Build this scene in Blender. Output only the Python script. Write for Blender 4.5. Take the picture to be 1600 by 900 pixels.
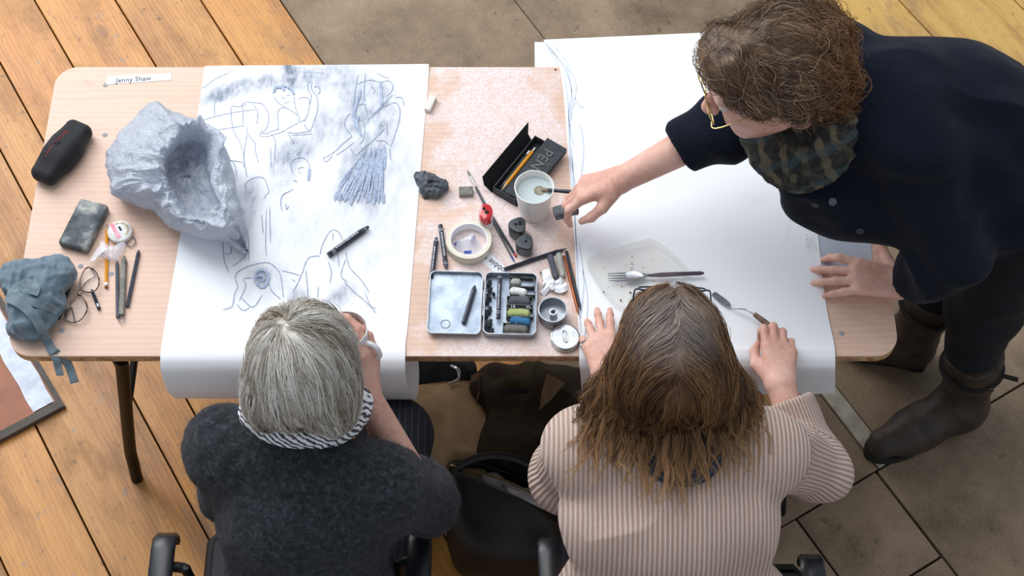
import bpy, bmesh, math, random
import numpy as np
from mathutils import Vector, Matrix
from mathutils.bvhtree import BVHTree

for o in list(bpy.data.objects):
    bpy.data.objects.remove(o)
S = bpy.context.scene
COL = S.collection
random.seed(7)
RNG = np.random.default_rng(11)

# ------------------------------------------------------------------ camera
FPX, PITCH, ZC = 2500.0, math.radians(60), 3.65
cam_d = bpy.data.cameras.new('camera')
cam_d.sensor_width = 36.0
cam_d.lens = FPX / 1600 * 36.0
cam_d.clip_start = 0.05
cam = bpy.data.objects.new('camera', cam_d)
cam.location = (0, 0, ZC)
cam.rotation_euler = (math.radians(90) - PITCH, 0, 0)
COL.objects.link(cam)
S.camera = cam

# ------------------------------------------------------------------ light
S.view_settings.view_transform = 'Standard'
S.view_settings.look = 'None'
S.view_settings.gamma = 1
S.view_settings.use_curve_mapping = False
S.view_settings.exposure = 0.5
world = bpy.data.worlds.new('world')
S.world = world
world.use_nodes = True
bg = world.node_tree.nodes['Background']
bg.inputs[0].default_value = (0.80, 0.89, 1.0, 1)
bg.inputs[1].default_value = 0.41

def area_light(name, loc, target, sx, sy, power, col):
    d = bpy.data.lights.new(name, 'AREA')
    d.shape = 'RECTANGLE'; d.size = sx; d.size_y = sy; d.energy = power; d.color = col
    o = bpy.data.objects.new(name, d)
    o.location = loc
    o.rotation_euler = (Vector(target) - Vector(loc)).to_track_quat('-Z', 'Y').to_euler()
    COL.objects.link(o)
    return o
area_light('tall_window_light', (-2.7, 4.7, 3.4), (-.2, 1.9, .6), 3.0, 2.6, 122, (0.95, 0.975, 1.0))
area_light('skylight', (-1.3, 3.6, 6.3), (-.5, 2.2, 0), 3.4, 3.4, 118, (0.98, 0.99, 1.0))

# ------------------------------------------------------------------ pixel -> place
C0 = np.array([0, 0, ZC])
FW = np.array([0, math.cos(PITCH), -math.sin(PITCH)])
UPV = np.array([0, math.sin(PITCH), math.cos(PITCH)])
def P(u, v, z):
    r = FW + np.array([(u - 800) / FPX, 0, 0]) + UPV * (450 - v) / FPX
    return C0 + r * ((z - ZC) / r[2])
TZ = 0.74
def T(u, v, dz=0.0):
    return P(u, v, TZ + dz)
def PJ(w):
    d = np.asarray(w) - C0
    t = d @ FW
    return np.stack([800 + FPX * d[..., 0] / t, 450 - FPX * (d @ UPV) / t], -1)
def A(*a):
    return np.array(a, float)
def unit(v):
    v = np.asarray(v, float)
    return v / np.linalg.norm(v)

# ------------------------------------------------------------------ materials
def lin(c):
    if isinstance(c, str):
        c = [int(c[i:i + 2], 16) / 255 for i in (0, 2, 4)]
    else:
        c = [x / 255 for x in c]
    return tuple((x / 12.92 if x <= .04045 else ((x + .055) / 1.055) ** 2.4) for x in c) + (1.0,)
MATS = {}
class NT:
    def __init__(s, name):
        m = bpy.data.materials.new(name)
        m.use_nodes = True
        s.m = m; s.n = m.node_tree.nodes; s.l = m.node_tree.links
        s.b = s.n['Principled BSDF']
        MATS[name] = m
    def node(s, t, **k):
        n = s.n.new(t)
        for a, b in k.items():
            setattr(n, a, b)
        return n
    def put(s, sock, v):
        if hasattr(v, 'is_output'):
            s.l.new(v, sock)
        else:
            sock.default_value = v
    def coord(s, kind='Object', scale=(1, 1, 1), rot=(0, 0, 0), rand=False):
        tc = s.node('ShaderNodeTexCoord')
        mp = s.node('ShaderNodeMapping')
        mp.inputs['Scale'].default_value = scale
        mp.inputs['Rotation'].default_value = rot
        s.l.new(tc.outputs[kind], mp.inputs['Vector'])
        if rand:
            oi = s.node('ShaderNodeObjectInfo')
            m = s.math('MULTIPLY', oi.outputs['Random'], 37.0)
            cx = s.node('ShaderNodeCombineXYZ')
            s.l.new(m, cx.inputs[0]); s.l.new(m, cx.inputs[1])
            s.l.new(cx.outputs[0], mp.inputs['Location'])
        return mp.outputs[0]
    def noise(s, vec, scale=5, detail=4, rough=.5, dist=0):
        n = s.node('ShaderNodeTexNoise')
        s.put(n.inputs['Vector'], vec)
        n.inputs['Scale'].default_value = scale; n.inputs['Detail'].default_value = detail
        n.inputs['Roughness'].default_value = rough; n.inputs['Distortion'].default_value = dist
        return n.outputs['Fac']
    def voro(s, vec, scale=5, feat='F1'):
        n = s.node('ShaderNodeTexVoronoi', feature=feat)
        s.put(n.inputs['Vector'], vec); n.inputs['Scale'].default_value = scale
        return n.outputs['Distance']
    def wave(s, vec, scale=5, dist=0, detail=2, dscale=1, direction='Y', prof='SIN'):
        n = s.node('ShaderNodeTexWave', bands_direction=direction, wave_profile=prof)
        s.put(n.inputs['Vector'], vec)
        n.inputs['Scale'].default_value = scale; n.inputs['Distortion'].default_value = dist
        n.inputs['Detail'].default_value = detail; n.inputs['Detail Scale'].default_value = dscale
        return n.outputs['Fac']
    def math(s, op, a, b=0.0, c=0.0):
        n = s.node('ShaderNodeMath', operation=op)
        s.put(n.inputs[0], a); s.put(n.inputs[1], b); s.put(n.inputs[2], c)
        return n.outputs[0]
    def ramp(s, fac, stops, mode='LINEAR'):
        n = s.node('ShaderNodeValToRGB')
        cr = n.color_ramp
        cr.interpolation = mode
        while len(cr.elements) < len(stops):
            cr.elements.new(.5)
        for e, (p, c) in zip(cr.elements, stops):
            e.position = p
            e.color = c if not isinstance(c, (int, float)) else (c, c, c, 1)
        s.put(n.inputs[0], fac)
        return n.outputs[0]
    def mix(s, fac, a, b, mode='MIX'):
        n = s.node('ShaderNodeMix', data_type='RGBA', blend_type=mode)
        s.put(n.inputs[0], fac); s.put(n.inputs[6], a); s.put(n.inputs[7], b)
        return n.outputs[2]
    def attr(s, name):
        n = s.node('ShaderNodeAttribute', attribute_name=name)
        return n.outputs['Fac']
    def bump(s, h, strength=.3, dist=.002):
        n = s.node('ShaderNodeBump')
        n.inputs['Strength'].default_value = strength; n.inputs['Distance'].default_value = dist
        s.put(n.inputs['Height'], h)
        s.l.new(n.outputs[0], s.b.inputs['Normal'])
    def set(s, col=None, rough=None, metal=None, spec=None, sheen=None, trans=None, coat=None, ior=None):
        for k, v in (('Base Color', col), ('Roughness', rough), ('Metallic', metal), ('Specular IOR Level', spec),
                     ('Sheen Weight', sheen), ('Transmission Weight', trans), ('Coat Weight', coat), ('IOR', ior)):
            if v is not None:
                s.put(s.b.inputs[k], v)
        return s.m

def simple(name, c, rough=.6, metal=0, c2=None, nscale=30, bump=0, bscale=200, spec=.4, sheen=0, coat=0):
    t = NT(name)
    vec = t.coord()
    c2 = c2 or tuple(max(0, int(x * .82)) for x in c)
    f = t.noise(vec, nscale, 5, .6)
    col = t.ramp(f, [(.35, lin(c2)), (.65, lin(c))])
    if bump:
        t.bump(t.noise(vec, bscale, 3), bump, .001)
    return t.set(col, rough, metal, spec, sheen or None, coat=coat or None)

# ------------------------------------------------------------------ mesh tools
class MB:
    def __init__(s):
        s.v = []; s.f = []; s.n = 0
    def add(s, v, f):
        v = np.asarray(v, float).reshape(-1, 3)
        s.v.append(v)
        s.f += [tuple(int(i) + s.n for i in q) for q in f]
        s.n += len(v)
        return s
    def verts(s):
        return np.concatenate(s.v)
    def box(s, c, size, R=None, bev=0.0, seg=2):
        bm = bmesh.new()
        bmesh.ops.create_cube(bm, size=1)
        for q in bm.verts:
            q.co = Vector((q.co.x * size[0], q.co.y * size[1], q.co.z * size[2]))
        if bev:
            bmesh.ops.bevel(bm, geom=list(bm.edges), offset=bev, segments=seg, affect='EDGES', profile=.5)
        bm.verts.index_update()
        v = np.array([q.co[:] for q in bm.verts]); f = [[q.index for q in k.verts] for k in bm.faces]
        bm.free()
        if R is not None:
            v = v @ np.asarray(R).T
        return s.add(v + np.asarray(c), f)
    def tube(s, pts, r, n=8, cap=True, closed=False, flat=None):
        pts = np.asarray(pts, float)
        K = len(pts)
        r = np.full(K, r) if np.isscalar(r) else np.asarray(r, float)
        tg = np.roll(pts, -1, 0) - np.roll(pts, 1, 0)
        if not closed:
            tg[0] = pts[1] - pts[0]; tg[-1] = pts[-1] - pts[-2]
        tg /= np.linalg.norm(tg, axis=1)[:, None] + 1e-12
        ref = A(0, 0, 1) if abs(tg[0][2]) < .9 else A(1, 0, 0)
        nn = unit(np.cross(tg[0], ref))
        V = []
        for i in range(K):
            nn = unit(nn - tg[i] * (nn @ tg[i]))
            bb = np.cross(tg[i], nn)
            for j in range(n):
                a = 2 * math.pi * (j + .5) / n
                V.append(pts[i] + r[i] * (math.cos(a) * nn + math.sin(a) * bb * (flat or 1)))
        F = []
        for i in range(K if closed else K - 1):
            for j in range(n):
                i2 = (i + 1) % K
                F.append((i * n + j, i * n + (j + 1) % n, i2 * n + (j + 1) % n, i2 * n + j))
        if cap and not closed:
            F.append(tuple(range(n))[::-1]); F.append(tuple((K - 1) * n + j for j in range(n)))
        return s.add(V, F)
    def lathe(s, prof, c=(0, 0, 0), R=None, n=32, sx=1.0, cap=True):
        V = []; F = []
        K = len(prof)
        for r, z in prof:
            for j in range(n):
                a = 2 * math.pi * j / n
                V.append((r * math.cos(a) * sx, r * math.sin(a), z))
        for i in range(K - 1):
            for j in range(n):
                F.append((i * n + j, i * n + (j + 1) % n, (i + 1) * n + (j + 1) % n, (i + 1) * n + j))
        if cap and prof[0][0] > 1e-5: F.append(tuple(range(n))[::-1])
        if cap and prof[-1][0] > 1e-5: F.append(tuple((K - 1) * n + j for j in range(n)))
        V = np.array(V)
        if R is not None:
            V = V @ np.asarray(R).T
        return s.add(V + np.asarray(c), F)
    def prism(s, poly, z0, z1, bev=0.0):
        poly = np.asarray(poly, float)
        n = len(poly)
        if bev:
            cen = poly.mean(0)
            d = poly - cen
            inn = cen + d * (1 - bev / np.maximum(np.linalg.norm(d, axis=1), 1e-6))[:, None]
            rings = [(inn, z0), (poly, z0 + bev), (poly, z1 - bev), (inn, z1)]
        else:
            rings = [(poly, z0), (poly, z1)]
        V = np.concatenate([np.c_[q, np.full(n, z)] for q, z in rings])
        F = [tuple(range(n))[::-1], tuple((len(rings) - 1) * n + j for j in range(n))]
        for i in range(len(rings) - 1):
            for j in range(n):
                F.append((i * n + j, i * n + (j + 1) % n, (i + 1) * n + (j + 1) % n, (i + 1) * n + j))
        return s.add(V, F)
    def loft(s, rings, close=True, capa=False, capb=False):
        n = len(rings[0]); V = np.concatenate(rings); F = []
        for i in range(len(rings) - 1):
            for j in range(n if close else n - 1):
                F.append((i * n + j, i * n + (j + 1) % n, (i + 1) * n + (j + 1) % n, (i + 1) * n + j))
        if capa: F.append(tuple(range(n))[::-1])
        if capb: F.append(tuple((len(rings) - 1) * n + j for j in range(n)))
        return s.add(V, F)
    def sphere(s, c, r, R=None, nu=14, nv=9):
        r = A(r, r, r) if np.isscalar(r) else A(*r)
        V = [(0, 0, -1)]; F = []
        for i in range(1, nv):
            t = math.pi * i / nv
            for j in range(nu):
                a = 2 * math.pi * j / nu
                V.append((math.sin(t) * math.cos(a), math.sin(t) * math.sin(a), -math.cos(t)))
        V.append((0, 0, 1))
        for j in range(nu):
            F.append((0, 1 + (j + 1) % nu, 1 + j))
            F.append((len(V) - 1, 1 + (nv - 2) * nu + j, 1 + (nv - 2) * nu + (j + 1) % nu))
        for i in range(nv - 2):
            for j in range(nu):
                F.append((1 + i * nu + j, 1 + i * nu + (j + 1) % nu, 1 + (i + 1) * nu + (j + 1) % nu, 1 + (i + 1) * nu + j))
        V = np.array(V) * r
        if R is not None:
            V = V @ np.asarray(R).T
        return s.add(V + np.asarray(c), F)

ORI = {}
def raw_mesh(name, v, f, mat, smooth=True, ang=40, attrs=None):
    me = bpy.data.meshes.new(name)
    if isinstance(f, np.ndarray):
        me.vertices.add(len(v)); me.vertices.foreach_set('co', np.asarray(v, np.float32).ravel())
        k = f.shape[1]
        me.loops.add(f.size); me.loops.foreach_set('vertex_index', f.astype(np.int32).ravel())
        me.polygons.add(len(f))
        me.polygons.foreach_set('loop_start', np.arange(0, f.size, k, dtype=np.int32))
        me.update(calc_edges=True)
        me.validate()
    else:
        me.from_pydata([tuple(q) for q in v], [], f)
        me.update()
    if mat is not None:
        me.materials.append(MATS[mat] if isinstance(mat, str) else mat)
    if smooth:
        me.shade_smooth()
        if ang < 180:
            me.set_sharp_from_angle(angle=math.radians(ang))
    for k, a in (attrs or {}).items():
        at = me.attributes.new(k, 'FLOAT', 'POINT')
        at.data.foreach_set('value', np.asarray(a, np.float32))
    return me
def thing(name, label, cat, loc, group=None, kind=None):
    o = bpy.data.objects.new(name, None)
    o.empty_display_size = .05
    COL.objects.link(o)
    o.location = tuple(float(x) for x in loc)
    o['label'] = label; o['category'] = cat
    if group: o['group'] = group
    if kind: o['kind'] = kind
    ORI[o] = np.asarray(loc, float)
    return o
def obj(name, g, mat, parent=None, label=None, cat=None, group=None, kind=None, smooth=True, ang=40, attrs=None):
    """g: MB or (verts, faces) in world coordinates -> one mesh object"""
    v, f = (g.verts(), g.f) if isinstance(g, MB) else g
    v = np.asarray(v, float)
    org = ORI[parent] if parent else A((v[:, 0].min() + v[:, 0].max()) / 2, (v[:, 1].min() + v[:, 1].max()) / 2, v[:, 2].min())
    me = raw_mesh(name, v - org, f, mat, smooth, ang, attrs)
    o = bpy.data.objects.new(name, me)
    COL.objects.link(o)
    if parent:
        o.parent = parent
    else:
        o.location = tuple(org)
    ORI[o] = org
    if label: o['label'] = label
    if cat: o['category'] = cat
    if group: o['group'] = group
    if kind: o['kind'] = kind
    return o
def Rz(a):
    c, s_ = math.cos(a), math.sin(a)
    return np.array([[c, -s_, 0], [s_, c, 0], [0, 0, 1]])
def frame(x, z=(0, 0, 1)):
    x = unit(x); z = np.asarray(z, float)
    y = unit(np.cross(z, x)); z = np.cross(x, y)
    return np.stack([x, y, z], 1)
def axis_frame(z):
    z = unit(z)
    x = unit(np.cross(A(0, 1, 0) if abs(z[1]) < .9 else A(1, 0, 0), z))
    return np.stack([x, np.cross(z, x), z], 1)
def spline(pts, n, closed=False):
    p = np.asarray(pts, float)
    K = len(p)
    out = []
    segs = K if closed else K - 1
    for t in np.linspace(0, segs, n, endpoint=not closed):
        i = min(int(t), segs - 1); u = t - i
        g = (lambda k: p[k % K]) if closed else (lambda k: p[max(0, min(K - 1, k))])
        a, b, c, d = g(i - 1), g(i), g(i + 1), g(i + 2)
        out.append(.5 * (2 * b + (c - a) * u + (2 * a - 5 * b + 4 * c - d) * u * u + (3 * b - a - 3 * c + d) * u ** 3))
    return np.array(out)
_LAT = RNG.random((32, 32, 32)).astype(np.float32)
def vn(p, s, o=0.0):
    q = np.asarray(p) * s + o
    i = np.floor(q).astype(int); u = q - i
    u = u * u * (3 - 2 * u)
    r = 0
    for a in (0, 1):
        for b in (0, 1):
            for c in (0, 1):
                w = (u[..., 0] if a else 1 - u[..., 0]) * (u[..., 1] if b else 1 - u[..., 1]) * (u[..., 2] if c else 1 - u[..., 2])
                r = r + w * _LAT[(i[..., 0] + a) % 32, (i[..., 1] + b) % 32, (i[..., 2] + c) % 32]
    return r * 2 - 1
def text(s, size, origin, xdir, updir, mat, parent, name='lettering', align='LEFT', width=None, ext=0.0002):
    cu = bpy.data.curves.new('t', 'FONT')
    cu.body = s; cu.size = size; cu.align_x = align; cu.extrude = ext; cu.resolution_u = 3
    o = bpy.data.objects.new('t', cu)
    COL.objects.link(o)
    dg = bpy.context.evaluated_depsgraph_get(); dg.update()
    me = bpy.data.meshes.new_from_object(o.evaluated_get(dg))
    v = np.array([q.co[:] for q in me.vertices]); f = [tuple(q.vertices) for q in me.polygons]
    bpy.data.objects.remove(o); bpy.data.curves.remove(cu)
    if width:
        v[:, :2] *= width / (v[:, 0].max() - v[:, 0].min())
    x = unit(xdir); u = np.asarray(updir, float); u = unit(u - x * (u @ x)); z = np.cross(x, u)
    return obj(name, (v @ np.stack([x, u, z]) + np.asarray(origin), f), mat, parent, smooth=False)

# ------------------------------------------------------------------ smooth-union bodies (distance field -> one skin)
def prim_d(pr, p):
    k = pr[0]
    if k == 'cap' or k == 'cuff':
        a, b, ra, rb = (np.asarray(pr[1], float), np.asarray(pr[2], float), pr[3], pr[4])
        ba = b - a; L = ba @ ba
        t = ((p - a) @ ba) / L
        h = np.clip(t, 0, 1)
        d = np.linalg.norm(p - a - h[..., None] * ba, axis=-1) - (ra + (rb - ra) * h)
        if k == 'cuff':
            d = np.maximum(d, (t - 1) * math.sqrt(L))
        return d
    if k == 'ell':
        q = p - np.asarray(pr[1], float)
        if len(pr) > 3 and pr[3] is not None:
            q = q @ np.asarray(pr[3])
        r = np.asarray(pr[2], float)
        k0 = np.linalg.norm(q / r, axis=-1); k1 = np.linalg.norm(q / r ** 2, axis=-1)
        return k0 * (k0 - 1) / np.maximum(k1, 1e-6)
    if k == 'box':
        q = p - np.asarray(pr[1], float)
        if pr[3] is not None:
            q = q @ np.asarray(pr[3])
        rr = pr[4]
        q = np.abs(q) - (np.asarray(pr[2], float) - rr)
        return np.linalg.norm(np.maximum(q, 0), axis=-1) + np.minimum(q.max(-1), 0) - rr
def prim_bb(pr):
    if pr[0] in ('cap', 'cuff'):
        a = np.asarray(pr[1], float); b = np.asarray(pr[2], float); r = max(pr[3], pr[4])
        return np.minimum(a, b) - r, np.maximum(a, b) + r
    c = np.asarray(pr[1], float); r = np.linalg.norm(pr[2]) if (len(pr) > 3 and pr[3] is not None) else np.asarray(pr[2], float)
    return c - r, c + r
def sdf_mesh(prims, h=.004, k=.02, smooth=0):
    """prims: (prim, k) or (prim, k, 'sub')"""
    prims = [(q if isinstance(q[0], tuple) else (q, k)) for q in prims]
    lo = np.min([prim_bb(q[0])[0] for q in prims if len(q) < 3], 0) - 4 * h - .01
    hi = np.max([prim_bb(q[0])[1] for q in prims if len(q) < 3], 0) + 4 * h + .01
    n = np.ceil((hi - lo) / h).astype(int) + 1
    D = np.full(n, .1, np.float32)
    for q in prims:
        pr, kk = q[0], max(q[1], 1e-4)
        a, b = prim_bb(pr)
        i0 = np.maximum(((a - kk - 3 * h - lo) / h).astype(int), 0)
        i1 = np.minimum(((b + kk + 3 * h - lo) / h).astype(int) + 1, n)
        if np.any(i1 <= i0): continue
        ax = [lo[j] + h * np.arange(i0[j], i1[j]) for j in range(3)]
        g = np.stack(np.meshgrid(*ax, indexing='ij'), -1)
        d = prim_d(pr, g).astype(np.float32)
        sl = tuple(slice(i0[j], i1[j]) for j in range(3))
        e = D[sl]
        if len(q) > 2:
            e2 = -e
            hh = np.maximum(kk - np.abs(e2 - d), 0) / kk
            D[sl] = -(np.minimum(e2, d) - hh * hh * kk / 4)
        else:
            hh = np.maximum(kk - np.abs(e - d), 0) / kk
            D[sl] = np.minimum(e, d) - hh * hh * kk / 4
    ins = D < 0
    m = np.zeros(np.array(D.shape) - 1, np.int8)
    for a in (0, 1):
        for b in (0, 1):
            for c in (0, 1):
                m += ins[a:m.shape[0] + a, b:m.shape[1] + b, c:m.shape[2] + c]
    act = np.argwhere((m > 0) & (m < 8))
    idx = np.full(m.shape, -1, np.int64)
    idx[act[:, 0], act[:, 1], act[:, 2]] = np.arange(len(act))
    acc = np.zeros((len(act), 3)); cnt = np.zeros(len(act))
    cor = [(a, b, c) for a in (0, 1) for b in (0, 1) for c in (0, 1)]
    for i in range(8):
        for j in range(i + 1, 8):
            ci, cj = np.array(cor[i]), np.array(cor[j])
            if np.abs(ci - cj).sum() != 1: continue
            p, q = act + ci, act + cj
            di = D[p[:, 0], p[:, 1], p[:, 2]]; dj = D[q[:, 0], q[:, 1], q[:, 2]]
            s_ = (di < 0) != (dj < 0)
            t = np.where(s_, di / np.where(s_, di - dj, 1), 0)
            acc += np.where(s_[:, None], ci + t[:, None] * (cj - ci), 0); cnt += s_
    V = lo + h * (act + acc / cnt[:, None])
    Fs = []
    for ax in range(3):
        o1, o2 = [(1, 2), (2, 0), (0, 1)][ax]
        sl0 = [slice(None)] * 3; sl1 = [slice(None)] * 3
        sl0[ax] = slice(0, -1); sl1[ax] = slice(1, None)
        a = ins[tuple(sl0)]; b = ins[tuple(sl1)]
        e = np.argwhere(a != b)
        ok = (e[:, o1] > 0) & (e[:, o2] > 0) & (e[:, o1] < m.shape[o1]) & (e[:, o2] < m.shape[o2])
        e = e[ok]
        fl = a[e[:, 0], e[:, 1], e[:, 2]]
        def cell(d1, d2):
            c = e.copy(); c[:, o1] -= d1; c[:, o2] -= d2
            return idx[c[:, 0], c[:, 1], c[:, 2]]
        q = np.stack([cell(1, 1), cell(0, 1), cell(0, 0), cell(1, 0)], 1)
        q[~fl] = q[~fl][:, ::-1]
        Fs.append(q)
    F = np.concatenate(Fs)
    F = F[(F >= 0).all(1)]
    for _ in range(smooth):
        s1 = np.zeros_like(V); c1 = np.zeros(len(V))
        for i in range(4):
            np.add.at(s1, F[:, i], V[F[:, (i + 1) % 4]]); np.add.at(c1, F[:, i], 1)
        V = .4 * V + .6 * s1 / np.maximum(c1, 1)[:, None]
    return V, F
def normals(V, F):
    n = np.cross(V[F[:, 2]] - V[F[:, 0]], V[F[:, 3 % F.shape[1]]] - V[F[:, 1]])
    N = np.zeros_like(V)
    for i in range(F.shape[1]):
        np.add.at(N, F[:, i], n)
    return N / (np.linalg.norm(N, axis=1)[:, None] + 1e-12)
def displace(V, F, fn):
    return V + normals(V, F) * fn(V)[:, None]

def strands_mesh(Pt, r, tint=None, sides=3):
    """Pt (S,K,3) -> joined tapered fibres; attributes tint / along"""
    S_, K, _ = Pt.shape
    tg = np.gradient(Pt, axis=1)
    tg /= np.linalg.norm(tg, axis=2)[..., None] + 1e-9
    ref = RNG.normal(size=(S_, 1, 3))
    n1 = np.cross(tg, ref); n1 /= np.linalg.norm(n1, axis=2)[..., None] + 1e-9
    n2 = np.cross(tg, n1)
    tap = np.interp(np.linspace(0, 1, K), [0, .15, .6, 1], [.7, 1, .9, .15])
    R_ = (np.asarray(r).reshape(-1, 1) * np.ones((S_, 1))) * tap[None]
    V = np.stack([Pt + R_[..., None] * (math.cos(a) * n1 + math.sin(a) * n2) for a in np.arange(sides) * 2 * math.pi / sides], 2)
    base = (np.arange(S_)[:, None, None] * K + np.arange(K - 1)[None, :, None]) * sides
    j = np.arange(sides)[None, None]; j2 = (j + 1) % sides
    F = np.stack([base + j, base + j2, base + sides + j2, base + sides + j], -1).reshape(-1, 4)
    tint = RNG.random(S_) if tint is None else tint
    at = np.repeat(tint, K * sides)
    al = np.tile(np.repeat(np.linspace(0, 1, K), sides), S_)
    return V.reshape(-1, 3), F, at, al

def head_prims(c, R, s=1.0, hollow=True):
    """R columns: right, face-forward, up"""
    def L(x, y, z): return np.asarray(c) + R @ (A(x, y, z) * s)
    E = lambda p, r: ('ell', L(*p), A(*r) * s, R)
    Cp = lambda a, b, ra, rb: ('cap', L(*a), L(*b), ra * s, rb * s)
    q = [(E((0, -.012, .030), (.075, .094, .084)), .02), (E((0, .03, -.03), (.060, .062, .084)), .03),
         (E((0, .062, -.094), (.024, .022, .020)), .03)]
    for d in (-1, 1):
        q += [(Cp((d * .052, 0, -.055), (d * .02, .058, -.09), .02, .018), .03),
              (E((d * .038, .064, -.022), (.022, .02, .02)), .02),
              (E((d * .0775, -.006, -.008), (.009, .019, .030)), .008),
              (E((d * .011, .104, -.030), (.008, .009, .007)), .008)]
    q += [(Cp((-.034, .084, .022), (.034, .084, .022), .010, .010), .02)]
    for d in (-1, 1):
        q += [(E((d * .031, .100, .004), (.015, .014, .010)), .012, 'sub')]
    q += [(Cp((0, .090, .012), (0, .112, -.026), .0075, .0125), .012),
          (Cp((-.018, .087, -.057), (.018, .087, -.057), .006, .006), .008),
          (Cp((-.014, .086, -.068), (.014, .086, -.068), .007, .007), .008)]
    return q
def eyes(c, R, s, parent):
    for d in (-1, 1):
        ctr = np.asarray(c) + R @ (A(d * .031, .081, .004) * s)
        e = obj('eye', MB().sphere(ctr, .0115 * s), 'eye_white', parent)
        obj('iris', MB().sphere(ctr + R @ (A(0, .0065, -.001) * s), .0058 * s), 'iris_dark', parent)
def hand_prims(W, d, n, lat, curl, s=1.0, spread=.08, thumb=None, fl=None):
    """W wrist, d towards the knuckles, n back of hand, lat towards the thumb; curl: 4 x (a1,a2,a3) radians towards the palm"""
    d = unit(d); n = unit(np.asarray(n) - d * (np.asarray(n) @ d)); lat = np.asarray(lat, float)
    lat = unit(lat - d * (lat @ d) - n * (lat @ n))
    q = []
    off = [.029, .0095, -.010, -.028]; fwd = [.088, .092, .087, .078]
    seg = [(.043, .026, .02), (.047, .030, .021), (.043, .028, .021), (.034, .021, .019)]
    tips = []
    for i in range(4):
        kn = W + (d * fwd[i] + lat * off[i] + n * .002) * s
        q.append((('cap', W + lat * off[i] * .55 * s + d * .01 * s, kn, .0155 * s, .0115 * s), .018))
        dd = unit(d + lat * spread * (1.5 - i))
        a = 0; p = kn; rad = [.0098, .0088, .0080, .0064]
        if i == 3: rad = [x * .88 for x in rad]
        for j in range(3):
            a += curl[i][j]
            e = p + (dd * math.cos(a) - n * math.sin(a)) * seg[i][j] * s * ((fl or [1] * 4)[i])
            q.append((('cap', p, e, rad[j] * s, rad[j + 1] * s), .005))
            p = e
        tips.append(p)
    tp = thumb or [(.030, .030, -.012), (.055, .052, -.018), (.086, .062, -.020), (.108, .060, -.022)]
    pts = [W + (d * a + lat * b + n * c_) * s for a, b, c_ in tp]
    for j, (ra, rb) in enumerate([(.0165, .0125), (.012, .0105), (.0105, .0075)]):
        q.append((('cap', pts[j], pts[j + 1], ra * s, rb * s), .012 if j == 0 else .005))
    return q, tips
def clumps(G, n, rad, conv=.75, rnd=.0012):
    # n fibres round every guide, drawing together towards the tip
    S_, K, _ = G.shape
    off = RNG.normal(size=(S_, n, 1, 3)) * rad
    t_ = np.linspace(0, 1, K)[None, None, :, None]
    ph = RNG.random((S_, n, 1, 3)) * 6.28
    out = G[:, None] + off * (1 - conv * t_) + rnd * np.sin(ph + t_ * 5)
    return out.reshape(S_ * n, K, 3)
def ray_on(bvh, u, v):
    r = FW + np.array([(u - 800) / FPX, 0, 0]) + UPV * (450 - v) / FPX
    h = bvh.ray_cast(Vector(C0), Vector(unit(r)))
    return None if h[0] is None else (np.array(h[0]), np.array(h[1]))
def bvh_of(V, F):
    return BVHTree.FromPolygons([tuple(q) for q in V], [tuple(int(i) for i in q) for q in F])
def flow_strands(bvh, V, N, field, S_, K, step, lift=.002, jit=.3, keep=None):
    ids = np.arange(len(V)) if keep is None else np.nonzero(keep)[0]
    ids = RNG.choice(ids, S_)
    out = np.zeros((S_, K, 3))
    for i, a in enumerate(ids):
        p = V[a].copy(); lf = lift * (.3 + 1.6 * RNG.random()); n = N[a]
        j = RNG.normal(size=3) * jit
        st = step * (.7 + .6 * RNG.random())
        for k in range(K):
            out[i, k] = p + n * lf
            f = field(p) + j
            f = f - n * (f @ n) * (1 if (f @ n) < 0 else .4)
            f = f / (np.linalg.norm(f) + 1e-9)
            p = p + f * st
            co, nn, _, dist = bvh.find_nearest(Vector(p))
            if co is not None:
                p = np.array(co); n = np.array(nn)
    return out

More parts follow.
